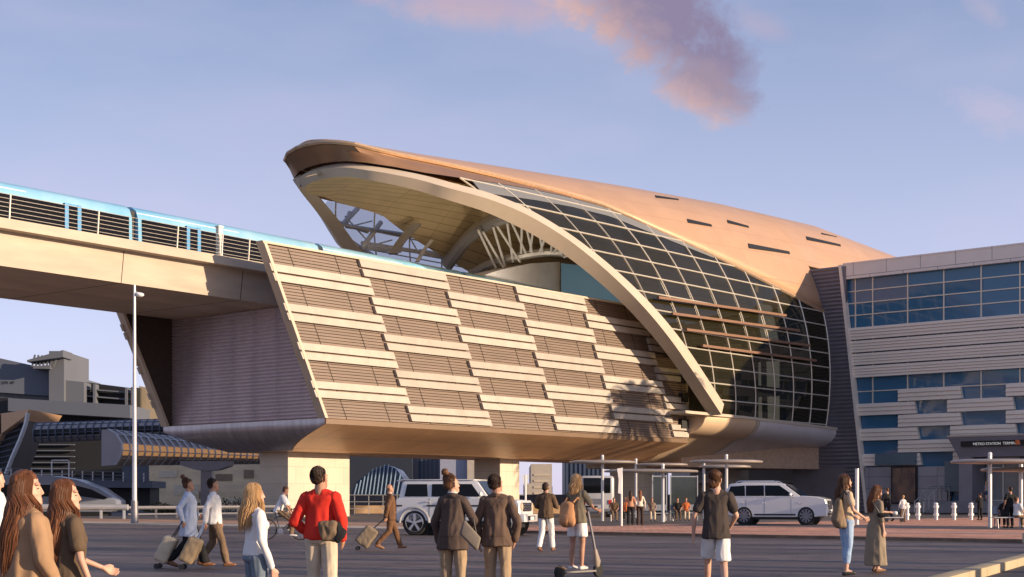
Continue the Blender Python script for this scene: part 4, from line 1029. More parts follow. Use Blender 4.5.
def carbody(q, prof, half, inset=None):
    """side outline lofted over the width: lower body bulges, shoulders tuck in"""
    rings = []
    for y, k in ((-half,.93),(-half*.97,.985),(-half*.8,1),(half*.8,1),(half*.97,.985),(half,.93)):
        cx = sum(p[0] for p in prof)/len(prof); cz = sum(p[1] for p in prof)/len(prof)
        rings.append([(cx+(x-cx)*(.985+.015*(k-.93)/.07), y, cz+(z-cz)*k) for x, z in prof])
    q.loft(rings)
def arches(o, xs, r, half):
    for x in xs:
        for s in (-1,1):
            q = MB(); q.cyl((x,s*(half-.26),r),(x,s*(half+.3),r),r*1.17,n=28); c_ = q.build('c', None)
            b = o.modifiers.new('b','BOOLEAN'); b.object = c_; b.operation = 'DIFFERENCE'; b.solver = 'EXACT'
            dg = bpy.context.evaluated_depsgraph_get(); me = bpy.data.meshes.new_from_object(o.evaluated_get(dg)); o.modifiers.clear(); o.data = me; bpy.data.objects.remove(c_)
    me = o.data; me.polygons.foreach_set('use_smooth',[True]*len(me.polygons)); me.set_sharp_from_angle(angle=R(28))
def cabin(par, pts, half_b, half_t, name, m):
    """pts: side outline bottom->top, width shrinking with height"""
    zb = min(p[1] for p in pts); zt = max(p[1] for p in pts)
    f = lambda z: half_b+(half_t-half_b)*((z-zb)/(zt-zb))
    q = MB(); q.loft([[(x, s*f(z), z) for x, z in pts] for s in (-1,1)]); return q.build(name, m, par, bevel=.04), f
def sidepane(par, pts, f, name, m, out=.012):
    for s in (-1,1):
        q = MB(); n_ = len(pts); P = [(x, s*(f(z)+out), z) for x, z in pts]; q.poly(P, (0,s*.012,0)); q.build(name, m, par)
# boxy off-roader
c1 = thing('parked_off_roader', 'boxy white off-roader with roof rack edge and five spoke wheels', 'car', (Gx(466,53.2),53.2,0), R(-16))
hw = .93
prof = [(-2.28,.50),(-2.30,1.28),(-2.22,1.33),(1.05,1.33),(1.25,1.30),(2.12,1.24),(2.20,1.10),(2.22,.50)]
q = MB(); carbody(q, prof, hw); b1 = q.build('body', carW, c1); arches(b1, (-1.60,1.62), .44, hw)
cab, f = cabin(c1, [(-2.20,1.30),(-2.10,1.90),(-1.98,1.955),(.52,1.955),(.66,1.90),(1.12,1.30)], .90, .80, 'cabin', carW)
sidepane(cab, [(-1.98,1.38),(-1.90,1.82),(-1.16,1.82),(-1.12,1.38)], f, 'rear_window', cglM)
sidepane(cab, [(-.98,1.38),(-.98,1.82),(-.20,1.82),(-.20,1.38)], f, 'door_window', cglM)
sidepane(cab, [(-.06,1.38),(-.06,1.82),(.46,1.82),(.80,1.38)], f, 'door_window', cglM)
q = MB(); q.poly([(.60,-.70,1.90),(1.09,-.80,1.36),(1.09,.80,1.36),(.60,.70,1.90)],(.03,0,.03)); q.build('windscreen', cglM, cab)
q = MB(); q.box(-2.15,.55,-.84,.84,1.955,1.99); q.box(-2.3,-2.1,-.8,.8,1.92,1.97); q.build('roof', carW, cab, bevel=.02)
for s in (-1,1):
    q = MB(); q.box(-1.15,1.9,s*.935-.015,s*.935+.015,1.03,1.08); q.box(-2.28,-2.05,s*.935-.015,s*.935+.015,1.03,1.08); q.build('trim_strip', blkM, b1)
    for x in (-1.60,1.62):
        liner(b1, x, .44, .675, s); q = MB(); P = [(x+.545*math.cos(a*math.pi/10), s*(hw-.01), .44+.545*math.sin(a*math.pi/10)) for a in range(0,11)]; q.tube(P,.05,6); q.build('wheel_arch_flare', mat('grey flare', (.42,.41,.41), .4), b1)
    q = MB(); q.box(-1.0,1.0,s*.93-.06,s*.93+.06,.36,.46); q.build('running_board', blkM, b1)
    for x in (-.1,-1.02):
        q = MB(); q.box(x-.16,x-.02,s*.95-.02,s*.95+.02,1.18,1.22); q.build('door_handle', chrM, b1)
    for x in (-1.06,-.12,.86):
        q = MB(); q.box(x,x+.012,s*.932-.004,s*.932+.004,.55,1.32); q.build('door_seam', blkM, b1)
    q = MB(); q.hull([((.86,s*1.06,1.46),(.06,.11,.10))]); q.build('wing_mirror', carW, b1)
    q = MB(); q.box(-2.33,-2.28,s*.80-.08,s*.80+.08,.85,1.2); q.build('tail_lamp', redL, b1)
    q = MB(); q.cyl((2.18,s*.68,1.02),(2.24,s*.68,1.02),.13); q.build('headlamp', amberM, b1)
q = MB(); q.box(2.17,2.25,-.5,.5,.86,1.16); g_ = q.build('grille', blkM, b1)
for z in (.92,1.01,1.10): 
    q = MB(); q.box(2.25,2.27,-.5,.5,z-.012,z+.012); q.build('grille_bar', chrM, g_)
q = MB(); q.box(2.1,2.38,-.92,.92,.48,.76); q.build('front_bumper', carW, b1, bevel=.04)
q = MB(); q.box(2.38,2.40,-.45,.45,.54,.70); q.build('intake', blkM, b1)
q = MB(); q.box(2.405,2.42,-.26,.26,.55,.67); q.build('number_plate', mat('plate', (.7,.7,.68), .4), b1)
q = MB(); q.box(-2.42,-2.15,-.9,.9,.46,.66); q.build('rear_bumper', mat('dark bumper', (.12,.12,.13), .5), b1, bevel=.04)
for x in (-1.60,1.62):
    for s in (-1,1): wheel(c1, x, s*.81, .45, s, 5)
q = MB(); q.box(-2,2,-.6,.6,.28,.5); q.build('chassis', blkM, c1)
c1.scale = (1.04,1,1.02)
# large white SUV
c2 = thing('parked_estate_car', 'large rounded white SUV with dark windows and multi spoke wheels', 'car', (Gx(778,69),69,.105), R(-20))
hw = 1.0; c2.scale = (.94,1,1.02)
prof = [(-2.55,.48),(-2.62,.8),(-2.60,1.15),(-2.50,1.26),(1.0,1.27),(1.35,1.35),(2.15,1.30),(2.50,1.19),(2.60,.85),(2.58,.42),(1.9,.36),(-2.0,.36)]
q = MB(); carbody(q, prof, hw); b2 = q.build('body', carW, c2); arches(b2, (-1.52,1.56), .42, hw)
cab, f = cabin(c2, [(-2.56,1.20),(-2.46,1.60),(-2.28,1.90),(-1.5,1.97),(.0,1.96),(.45,1.88),(1.40,1.24)], .97, .80, 'cabin', carW)
sidepane(cab, [(-2.40,1.34),(-2.22,1.78),(-1.52,1.82),(-1.48,1.34)], f, 'rear_window', cglM)
sidepane(cab, [(-1.43,1.34),(-1.46,1.82),(-.56,1.83),(-.52,1.34)], f, 'door_window', cglM)
sidepane(cab, [(-.47,1.34),(-.50,1.83),(.22,1.82),(.92,1.38),(.92,1.34)], f, 'door_window', cglM)
q = MB(); q.poly([(.52,-.74,1.84),(1.38,-.88,1.27),(1.38,.88,1.27),(.52,.74,1.84)],(.03,0,.04)); q.build('windscreen', cglM, cab)
for s in (-1,1):
    q = MB(); q.tube([(-2.0,s*.66,1.96),(-1.8,s*.66,2.03),(-.1,s*.66,2.03),(.1,s*.66,1.96)],.025,6); q.build('roof_rail', chrM, cab)
    q = MB(); q.box(-2.3,1.2,s*.985-.012,s*.985+.012,1.275,1.30); q.build('waist_strip', chrM, b2)
    q = MB(); q.box(-1.0,1.05,s*.975-.03,s*.975+.03,.44,.52); q.build('sill_strip', blkM, b2)
    for x in (-1.52,1.56): liner(b2, x, .42, .75, s)
    for x in (-.42,-1.45):
        q = MB(); q.box(x-.2,x-.02,s*1.0-.02,s*1.0+.02,1.0,1.04); q.build('door_handle', chrM, b2)
    for x in (-1.43,-.5,.82):
        q = MB(); q.box(x,x+.012,s*.998-.005,s*.998+.005,.5,1.2); q.build('door_seam', blkM, b2)
    q = MB(); q.hull([((.82,s*1.12,1.40),(.09,.13,.09))]); q.build('wing_mirror', carW, b2)
    q = MB(); q.box(1.15,1.45,s*1.0-.01,s*1.0+.01,.99,1.06); q.build('side_vent', chrM, b2)
    q = MB(); q.hull([((2.30,s*.86,1.02),(.12,.10,.06)),((2.05,s*.95,1.07),(.12,.05,.04)),((2.49,s*.68,.98),(.04,.12,.06))]); q.build('headlamp', amberM, b2)
    q = MB(); q.hull([((2.50,s*.82,.62),(.07,.12,.10))]); q.build('fog_lamp', chrM, b2)
    q = MB(); q.hull([((2.53,s*.82,.62),(.06,.08,.06))]); q.build('fog_lens', amberM, b2)
q = MB(); q.box(2.46,2.62,-.55,.55,.72,1.12); g_ = q.build('grille', blkM, b2, bevel=.03)
for z in (.80,.92,1.04):
    q = MB(); q.box(2.62,2.64,-.52,.52,z-.015,z+.015); q.build('grille_bar', chrM, g_)
q = MB(); q.box(2.50,2.61,-.7,.7,.44,.56); q.build('intake', blkM, b2)
q = MB(); q.box(2.63,2.65,-.26,.26,.60,.70); q.build('number_plate', mat('plate', (.7,.7,.68), .4), b2)
q = MB(); q.box(2.58,2.66,-.9,.9,.585,.63); q.build('bumper_strip', chrM, b2)
for x in (-1.52,1.56):
    for s in (-1,1): wheel(c2, x, s*.885, .43, s, 10, True)
q = MB(); q.box(-2.2,2.2,-.7,.7,.25,.42); q.build('chassis', blkM, c2)
# coach facing the viewer under the station
coW = mat('coach paint', (.46,.46,.47), .3, 0, .05, 1, coat=.4)
c3 = thing('parked_coach', 'white coach with a big dark rear window parked behind the scooter rider', 'bus', (Gx(597,105),105,.03), R(-3))
q = MB(); q.hull([((x,y,z),(.25,.25,.25)) for x in (-1.0,1.0) for y in (.2,8) for z in (.7,2.75)]); b_ = q.build('body', coW, c3)
q = MB(); q.box(-.98,.98,-.10,.0,1.75,2.85); q.build('rear_window', cglM, b_, bevel=.04)
q = MB(); q.box(-.5,.5,-.09,.0,.95,1.35); q.build('plate_panel', greyM, b_)
for s in (-1,1):
    q = MB(); q.box(s*.95-.12,s*.95+.12,-.1,0,.95,1.25); q.build('tail_lamp', redL, b_)
    q = MB(); q.cyl((s*1.0,1.4,.45),(s*.7,1.4,.45),.45); q.build('wheel', tyreM, c3)
    q = MB(); q.cyl((s*1.0,6.6,.45),(s*.7,6.6,.45),.45); q.build('wheel', tyreM, c3)
q = MB(); q.box(-.9,.9,-.12,.02,.42,.6); q.build('bumper', greyM, b_)

# ------------------------------------------------------------------ people
def cloth(name, col, var=.12, rough=.85): return mat('cloth '+name, col, rough, 0, var, 5, bump=.18, bscale=260, spec=.2)
SK = {'fair': mat('fair skin', (.58,.34,.24), .5, 0, .08, 8, spec=.35), 'tan': mat('tan skin', (.42,.22,.14), .5, 0, .08, 8, spec=.35), 'dark': mat('dark skin', (.22,.11,.07), .45, 0, .08, 8, spec=.35)}
def hairmat(n, c): return mat('hair '+n, c, .5, 0, .45, 14, stretch=(1,1,.08), spec=.25, bump=.4, bscale=40)
HB = hairmat('auburn brown', (.16,.062,.028)); HD = hairmat('dark', (.035,.018,.012)); HL = hairmat('blonde', (.50,.30,.14)); HM = hairmat('mid brown', (.11,.05,.025))
eyeM = mat('eye dark', (.02,.015,.012), .3); lipM = mat('lips', (.42,.15,.12), .5); shoeB = mat('brown shoe leather', (.20,.09,.04), .5); shoeK = mat('black shoe leather', (.02,.02,.02), .45); shoeW = mat('white trainers', (.6,.58,.55), .6)
LEGS = {
 'stand': [((-.09,0,.93),(-.105,.02,.50),(-.11,-.02,.09),0),((.09,0,.93),(.105,.02,.50),(.11,-.02,.09),0)],
 'relax': [((-.09,0,.93),(-.10,.05,.50),(-.12,.06,.09),0),((.09,0,.93),(.12,-.01,.50),(.15,-.07,.09),.2)],
 'walk': [((-.09,0,.93),(-.10,.17,.53),(-.10,.30,.11),.1),((.09,0,.93),(.10,-.04,.50),(.10,-.36,.16),-.55)],
 'walk2': [((.09,0,.93),(.10,.15,.53),(.10,.24,.10),.1),((-.09,0,.93),(-.10,-.02,.50),(-.10,-.26,.13),-.35)],
}
def person(label, px, Y, h, face, top=None, bottom=None, hair=('short', HD), skin='fair', arms=None, legs='stand', z0=0., vox=.012,
           shoes=shoeK, lean=0., pelvis=(0,0,.93), yaw=0., group=None, sex='m', hands=True, seed=1, pitch=0.):
    k = h/1.75; far = vox > .016
    o = thing('person', label, 'person', (Gx(px,Y), Y, z0), R(face), group)
    rnd = random.Random(seed*31+int(px)); S = SK[skin]
    M = Matrix.Scale(k, 4)
    hipz = .93; dP = Vector(pelvis)-Vector((0,0,hipz)); RX = Matrix.Rotation(-R(lean), 3, 'X')
    def up(p):
        q = Vector(p)-Vector((0,0,hipz)); return RX @ q+Vector((0,0,hipz))+dP
    HY_ = Matrix.Rotation(R(yaw), 3, 'Z') @ Matrix.Rotation(-R(pitch), 3, 'X')
    nk = Vector((0,.01,1.50))
    def hd(p):          # head frame: rest centre (0,-.01,1.655)
        return up(HY_ @ ((Vector(p)-nk)*1.10)+nk-Vector((0,0,.035)))
    shw = .172 if sex == 'm' else .148
    if isinstance(legs, str): LG = LEGS[legs]
    else: LG = legs
    arms = arms or [((-.25,-.03,1.13),(-.25,.07,.88)),((.25,-.03,1.13),(.25,.07,.88))]
    b = MB(); H = lambda *e: b.hull(list(e))
    # head and face
    H((hd((0,-.018,1.665)),(.074,.092,.088)), (hd((0,.018,1.60)),(.062,.066,.06)))
    H((hd((0,.018,1.60)),(.058,.064,.05)), (hd((0,.062,1.545)),(.028,.026,.022)))
    if not far:
        H((hd((0,.066,1.648)),.009), (hd((0,.088,1.606)),(.010,.009,.008)), (hd((0,.075,1.60)),(.014,.009,.009)))   # nose
        H((hd((0,.072,1.568)),(.022,.012,.008)), (hd((0,.069,1.554)),(.019,.012,.008)))                            # mouth
        H((hd((-.030,.052,1.664)),(.02,.017,.010)), (hd((.030,.052,1.664)),(.02,.017,.010)))                                             # brow
        for s in (-1,1): H((hd((s*.078,-.005,1.635)),(.010,.018,.028)), (hd((s*.074,-.004,1.600)),(.008,.011,.012)))
    nr = .060 if sex == 'm' else .047
    H((hd((0,-.005,1.57)),nr), (up((0,-.02,1.45)),nr*1.25))
    # torso
    w = 1. if sex == 'm' else .86
    H((up((-.11*w,-.01,1.385)),(.055,.06,.04)), (up((.11*w,-.01,1.385)),(.055,.06,.04)), (up((0,.01,1.28)),(.138*w,.09,.07))); H((up((0,-.015,1.43)),.05), (up((.11*w,-.01,1.39)),.045), (up((-.11*w,-.01,1.39)),.045))
    H((up((0,.01,1.28)),(.145*w,.095,.08)), (up((0,0,1.10)),(.118*w,.085,.05)))
    H((up((0,0,1.10)),(.118*w,.085,.05)), (Vector((0,-.01,.95))+dP,(.145,.098,.06)))
    AR = []
    for s, (el_, ha) in zip((-1,1), arms):
        sh = up((s*shw,-.01,1.385)); e = up(el_); hN = up(ha); AR.append((sh,e,hN))
        af = 1 if sex == 'm' else .82
        H((sh,.050*af), (e,.037*af)); H((e,.037*af), (hN,.024*af))
        d = (hN-e).normalized(); side = d.cross(Vector((0,1,0))); side = side.normalized() if side.length > .1 else Vector((1,0,0))
        if far: H((hN,.028), (hN+d*.08,.03))
        else:
            fw = Vector((0,1,0))-d*d.y; fw.normalize()
            palm_ = hN+d*.06; H((hN+d*.01,(.022,.022,.02)), (palm_+fw*.022,.016), (palm_-fw*.022,.015), (palm_,.017))
            for j, (off, ln) in enumerate(((.030,.060),(.010,.072),(-.010,.068),(-.030,.054))):
                r0 = palm_+fw*off+d*.012; r1 = r0+d*ln*.5+side*s*-.004; r2 = r1+d*ln*.42+(-side*s)*.016
                H((r0,.0092), (r1,.0085)); H((r1,.0085), (r2,.0072))
            t0 = hN+d*.025+fw*.024; t1 = t0+d*.03+fw*.022; H((t0,.011), (t1,.010)); H((t1,.010), (t1+d*.028+fw*.004,.008))
    LL = []
    for hp, kn, an, tilt in LG:
        hp = Vector(hp)+dP; kn = Vector(kn); an = Vector(an); LL.append((hp,kn,an))
        H((hp,(.082,.085,.08)), (kn,.052)); H((kn,.052), (kn.lerp(an,.35)-Vector((0,.012,0)),.05), (an,.036))
        tz = max(.045, an.z-.05+tilt*.10); H((an-Vector((0,.03,.045)),(.032,.035,.03)), (Vector((an.x,an.y+.13,tz-.0)),(.04,.05,.022)), (an,.034))
    b.v = [tuple(M @ Vector(p)) for p in b.v]
    me = remesh(b, vox*k*(.7 if not far else 1), 3 if not far else 1); me.materials.append(S)
    body = bpy.data.objects.new('body', me); C.objects.link(body); body.parent = o
    def garment(mb, name, m, folds=.012, sm=4, fs=7.):
        mb.v = [tuple(M @ Vector(p)) for p in mb.v]
        me = remesh(mb, vox*k, sm if not far else 1, folds if not far else 0, rnd.random()*9, fs); me.materials.append(m)
        q = bpy.data.objects.new(name, me); C.objects.link(q); q.parent = o; return q
    # lower garment
    if bottom:
        kind, m, hem = bottom; g = MB(); G = lambda *e: g.hull(list(e))
        G((Vector((0,-.01,1.0))+dP,(.142,.105,.03)), (Vector((0,-.015,.90))+dP,(.168,.122,.06)))
        if kind == 'skirt':
            G((Vector((0,-.01,.95))+dP,(.16,.12,.03)), ((0,0,hem),(.20,.17,.01)))
        else:
            for hp, kn, an in LL:
                if kind != 'shorts': G((hp-Vector((0,0,.01)),(.096,.102,.06)), (kn,.068 if kind != 'slim' else .06))
                if kind != 'shorts':
                    t = min(1, (kn.z-hem)/max(.01,kn.z-an.z)); e_ = kn.lerp(an, t); fl = {'slim':.046,'wide':.088}.get(kind,.060)
                    G((kn,.068 if kind != 'slim' else .058), (kn.lerp(e_,.4)-Vector((0,.01,0)),.062 if kind != 'slim' else .056), (e_+Vector((0,0,.01)),(fl,fl*1.1,.012)))
                elif kind == 'shorts':
                    dd = (kn-hp).normalized(); e_ = hp+dd*((hp.z-hem) if dP.z > -.2 else .3); G((hp,(.083,.10,.05)), (e_,(.096,.105,.012)))
        garment(g, {'skirt':'skirt','shorts':'shorts','slim':'jeans'}.get(kind,'trousers'), m)
    if top:
        kind, m, hem, slv = top; g = MB(); G = lambda *e: g.hull(list(e)); t_ = .026 if kind == 'tee' else .018 if kind == 'blouse' else .034
        loose = {'tee':.012,'blouse':.004,'jacket':.016,'coat':.03,'dress':.0,'shirt':.012}[kind]
        G((up((-.105*w,-.01,1.385)),(.06,.065+t_,.04)), (up((.105*w,-.01,1.385)),(.06,.065+t_,.04)), (up((0,.01,1.28)),(.142*w+t_,.095+t_,.08)))
        for s in (-1,1): G((up((s*.03,-.02,1.455)),(.05,.055,.035)), (up((s*(shw-.01),-.01,1.40)),(.045,.05,.035)), (up((s*.06,0,1.32)),(.07,.08,.05)))
        if sex == 'f':
            for s in (-1,1): G((up((s*.062,.075,1.27)),(.062,.05,.055)))
        G((up((0,.01,1.28)),(.142*w+t_,.095+t_,.08)), (up((0,0,1.10)),(.125*w+t_+loose,.09+t_+loose,.04)))
        wz = max(hem, .95)
        G((up((0,0,1.10)),(.125*w+t_+loose,.09+t_+loose,.04)), (Vector((0,-.005,max(.93, min(hem,1.05))))+dP if dP.length < .01 else up((0,-.005,max(.95,hem))),(.155+t_+loose*.6,.108+t_+loose,.02)))
        if hem < .93 and dP.length < .5:
            fl = {'coat':.06,'dress':.03,'jacket':.012,'shirt':.02,'tee':.008}.get(kind,.01)*(.93-hem)/.3
            G((Vector((0,-.005,.95))+dP,(.16+t_,.112+t_,.02)), (Vector((0,-.01,.86))+dP,(.17+t_,.12+t_,.02)), (Vector((0,-.01,hem))+dP,((.168 if kind != 'dress' else .135)+t_+fl,(.122 if kind != 'dress' else .10)+t_+fl,.008)))
        if kind in ('jacket','coat') and not far:
            G((up((0,-.025,1.462)),(.072,.07,.034)))
        for (sh,e,hN), s in zip(AR, (-1,1)):
            ar = (.055 if sex == 'm' else .045)+t_*.3
            if slv == 'none': continue
            if slv == 'short':
                G((sh,ar+.004), (sh.lerp(e,.62),(ar+.004))); continue
            G((sh,ar), (e,ar*.84))
            if slv == 'long': G((e,ar*.84), (e.lerp(hN,.94),ar*.62))
            else: G((e,ar*.84), (e.lerp(hN,.3),ar*.76))
        garment(g, {'tee':'t_shirt','blouse':'blouse','jacket':'jacket','coat':'coat','dress':'dress','shirt':'shirt'}[kind], m, .015 if kind in ('jacket','coat','shirt') else .010)
        if kind == 'jacket' and not far:
            g2 = MB(); g2.tube([up((math.sin(a)*.056, -.01+math.cos(a)*.055, 1.498)) for a in [math.pi*2*i/12 for i in range(13)]], .013, 6); g2.xf(M); g2.build('shirt_collar', cloth('white collar',(.7,.68,.65)), o)
    # shoes
    g = MB()
    for (hp,kn,an), L_ in zip(LL, LG):
        tz = max(.045, an.z-.05+L_[3]*.10)
        g2 = MB(); g2.hull([(an-Vector((0,.03,.042)),(.040,.044,.036)), (Vector((an.x,an.y+.14,tz)),(.046,.055,.028)), (an-Vector((0,-.01,.02)),(.040,.042,.03))])
        g2.v = [(x,y,max(z,.004)) if z < .03 and L_[3] >= 0 else (x,y,z) for x,y,z in g2.v]
        if shoes:
            g2.xf(M); g2.build('shoe', shoes, o)
    # hair
    kind, hm = hair
    if kind != 'bald':
        g = MB(); G = lambda *e: g.hull(list(e))
        G((hd((0,-.036,1.678)),(.080,.090,.084)), (hd((0,-.018,1.703)),(.068,.074,.050)))
        G((hd((0,-.055,1.62)),(.072,.06,.06)), (hd((0,-.04,1.68)),(.080,.08,.06)))
        if kind == 'mop': G((hd((0,-.06,1.60)),(.085,.065,.08)), (hd((0,-.02,1.69)),(.09,.10,.075)))
        if kind == 'bun': G((hd((0,-.105,1.775)),(.046,.046,.046))); G((hd((0,-.06,1.73)),(.05,.05,.03)),(hd((0,-.1,1.76)),.03))
        if kind == 'tail': G((hd((0,-.12,1.70)),.028),(hd((0,-.15,1.60)),(.032,.03,.04)),(hd((0,-.13,1.45)),(.02,.02,.05)))
        if kind in ('long','bob','mid'):
            zl = {'long':1.10 if vox < .009 else 1.22,'bob':1.44,'mid':1.36}[kind]
            G((hd((0,-.05,1.62)),(.088,.07,.07)), (hd((0,-.04,1.69)),(.084,.088,.07)))
            G((hd((0,-.06,1.60)),(.088,.06,.06)), (up((0,-.115,1.42)),(.095,.04,.05)))
            if kind == 'long': G((up((0,-.12,1.42)),(.095,.036,.05)), (up((0,-.14,zl)),(.06,.028,.02)))
        g.v = [tuple(M @ Vector(p)) for p in g.v]
        me = remesh(g, vox*k*.8, 3 if not far else 1, .006 if not far else 0, rnd.random()*5, 16.); me.materials.append(hm)
        ho = bpy.data.objects.new('hair', me); C.objects.link(ho); ho.parent = o
        if kind in ('long','bob','mid') and not far:
            q = MB(); zl = {'long':1.02 if vox < .009 else 1.16,'bob':1.40,'mid':1.24}[kind]; c0 = Vector((0,-.02,1.665))
            for i in range(560 if vox < .01 else 200):
                a = rnd.uniform(50, 310) if kind == 'long' else rnd.uniform(42, 318)
                a = R(a); d = Vector((math.sin(a), math.cos(a), 0)); u_ = rnd.random(); bk = max(0, -math.cos(a))
                yy = rnd.uniform(-.07,.025); P = [hd((rnd.uniform(-.012,.012), yy, 1.756-abs(yy+.02)*.3)),
                     hd(c0+Vector((d.x*.056, d.y*.060, .066))), hd(c0+Vector((d.x*.084, d.y*.094, .018))), hd(c0+Vector((d.x*.092, d.y*.098-.01, -.06)))]
                zz_ = zl+rnd.uniform(-.05,.09)+(.10*abs(d.x) if kind == 'long' else 0); ph = rnd.uniform(0,6.3); sw = rnd.uniform(.003,.014)
                n_ = 5
                for j in range(1, n_+1):
                    t = j/n_; z = 1.58+(zz_-1.58)*t; rx = .092+.030*t-.05*t*t; ry = .085
                    y = d.y*ry-.035-.065*min(1, t*1.6)*(.4+.6*bk) if d.y < .25 else d.y*.09-.01+.02*t
                    P.append(up((d.x*(rx+.006*u_)+math.sin(ph+t*5)*sw, y+math.cos(ph+t*4)*sw-.012*u_*bk, z)))
                C_ = smooth_curve(P, 2); r0 = rnd.uniform(.0025,.0048)
                q.tube(C_, [r0*(1 if f < .7 else 1-(f-.7)*2.4) for f in [n2/(len(C_)-1) for n2 in range(len(C_))]], 4, cap=False)
            q.xf(M); q.build('hair_strands', hm, ho, ang=80)
        if kind in ('short','mop','bun') and vox < .011:
            q = MB()
            for i in range(420):
                a = R(rnd.uniform(75,285)); e = rnd.uniform(-.3,1.45); d = Vector((math.sin(a)*math.cos(e), math.cos(a)*math.cos(e), math.sin(e)))
                c_ = Vector((d.x*.083, -.028+d.y*.097, 1.68+d.z*.084)); tgt = Vector((0,-.11,1.76)) if kind == 'bun' else Vector((d.x*.08, -.09, 1.56))
                t1 = (tgt-c_).normalized()*(.045 if kind != 'mop' else .07); q.tube([hd(c_), hd(c_+t1*.5+d*.006), hd(c_+t1)], [.0026,.0022,.0006], 3, cap=False)
            q.xf(M); q.build('hair_strands', hm, ho, ang=80)
    if vox < .0085:
        for s in (-1,1):
            q = MB(); q.hull([(hd((s*.029,.064,1.636)),(.010,.006,.0036))]); q.xf(M); q.build('eye', eyeM, o)
            if sex == 'm': continue
            q = MB(); q.hull([(hd((s*.042,.060,1.656)),(.005,.005,.0020)), (hd((s*.020,.067,1.658)),(.005,.005,.0020))]); q.xf(M); q.build('eyebrow', hm if kind != 'bald' else eyeM, o)
        q = MB(); q.hull([(hd((-.012,.078,1.561)),(.007,.005,.003)),(hd((.012,.078,1.561)),(.007,.005,.003)),(hd((0,.082,1.562)),(.007,.004,.004))]); q.xf(M); q.build('lips', lipM, o)
    o['hands'] = 1; del o['hands']
    Wm = Matrix.Translation(o.location) @ Matrix.Rotation(R(face), 4, 'Z')
    return o, [Wm @ (M @ a[2]) for a in AR], Wm @ M, up
AR_D = ((-.25,-.03,1.13),(-.25,.07,.88))
def A(l=None, r=None):
    return [l or ((-.23,-.03,1.13),(-.24,.06,.88)), r or ((.23,-.03,1.13),(.24,.06,.88))]
camel = cloth('camel wool',(.36,.22,.125)); brn = cloth('dark brown crepe',(.125,.085,.055)); whit = cloth('white cotton',(.74,.72,.70),.05); pblue = cloth('pale blue cotton',(.50,.55,.66),.06)
kha = cloth('khaki twill',(.36,.26,.165)); beig = cloth('stone chinos',(.58,.48,.36)); jean = cloth('grey blue denim',(.16,.20,.25),.2); ljean = cloth('light blue denim',(.33,.45,.62),.15)
redc = cloth('red knit',(.62,.035,.022),.15); jck = cloth('brown jacket wool',(.13,.085,.062)); jc2 = cloth('charcoal brown jacket',(.085,.060,.050)); blkc = cloth('black cloth',(.018,.018,.02)); suit = cloth('rust brown suit',(.155,.078,.04))
tee = cloth('faded black jersey',(.062,.048,.042)); oliv = cloth('sage olive jersey',(.27,.215,.155)); rustc = cloth('rust canvas',(.55,.27,.13)); hood = cloth('brown hoodie',(.12,.075,.045)); ltan = cloth('sand blouse',(.55,.42,.29)); navy = cloth('navy patterned',(.05,.07,.13),.4); grn = cloth('grey green jersey',(.20,.17,.12)); brt = cloth('brown trousers',(.19,.125,.08)); orn = cloth('orange cloth',(.55,.15,.05))
# foreground left pair
person('woman at the far left edge with very long straight auburn hair and a camel coat', 29, 8.5, 1.46, -48, ('coat',camel,.45,'long'), ('trousers',brt,.1), ('long',HB), arms=A(((-.24,-.02,1.13),(-.22,.10,.9)),((.23,.0,1.13),(.22,.12,.92))), sex='f', vox=.0075, yaw=-34)
person('auburn haired woman in a dark brown top, second from the left, hand held out', 68, 9.3, 1.42, -50, ('tee',brn,.80,'short'), ('trousers',brt,.1), ('long',HB), arms=A(((-.22,.10,1.14),(-.17,.36,1.03)),((.24,.0,1.12),(.25,.10,.86))), sex='f', vox=.0075, yaw=-32)
person('person in a white shirt cut off by the left edge, behind the camel coat', -7, 21, 1.72, -70, ('shirt',whit,.88,'long'), ('trousers',kha,.1), ('short',HM), sex='m', vox=.012, lean=6)
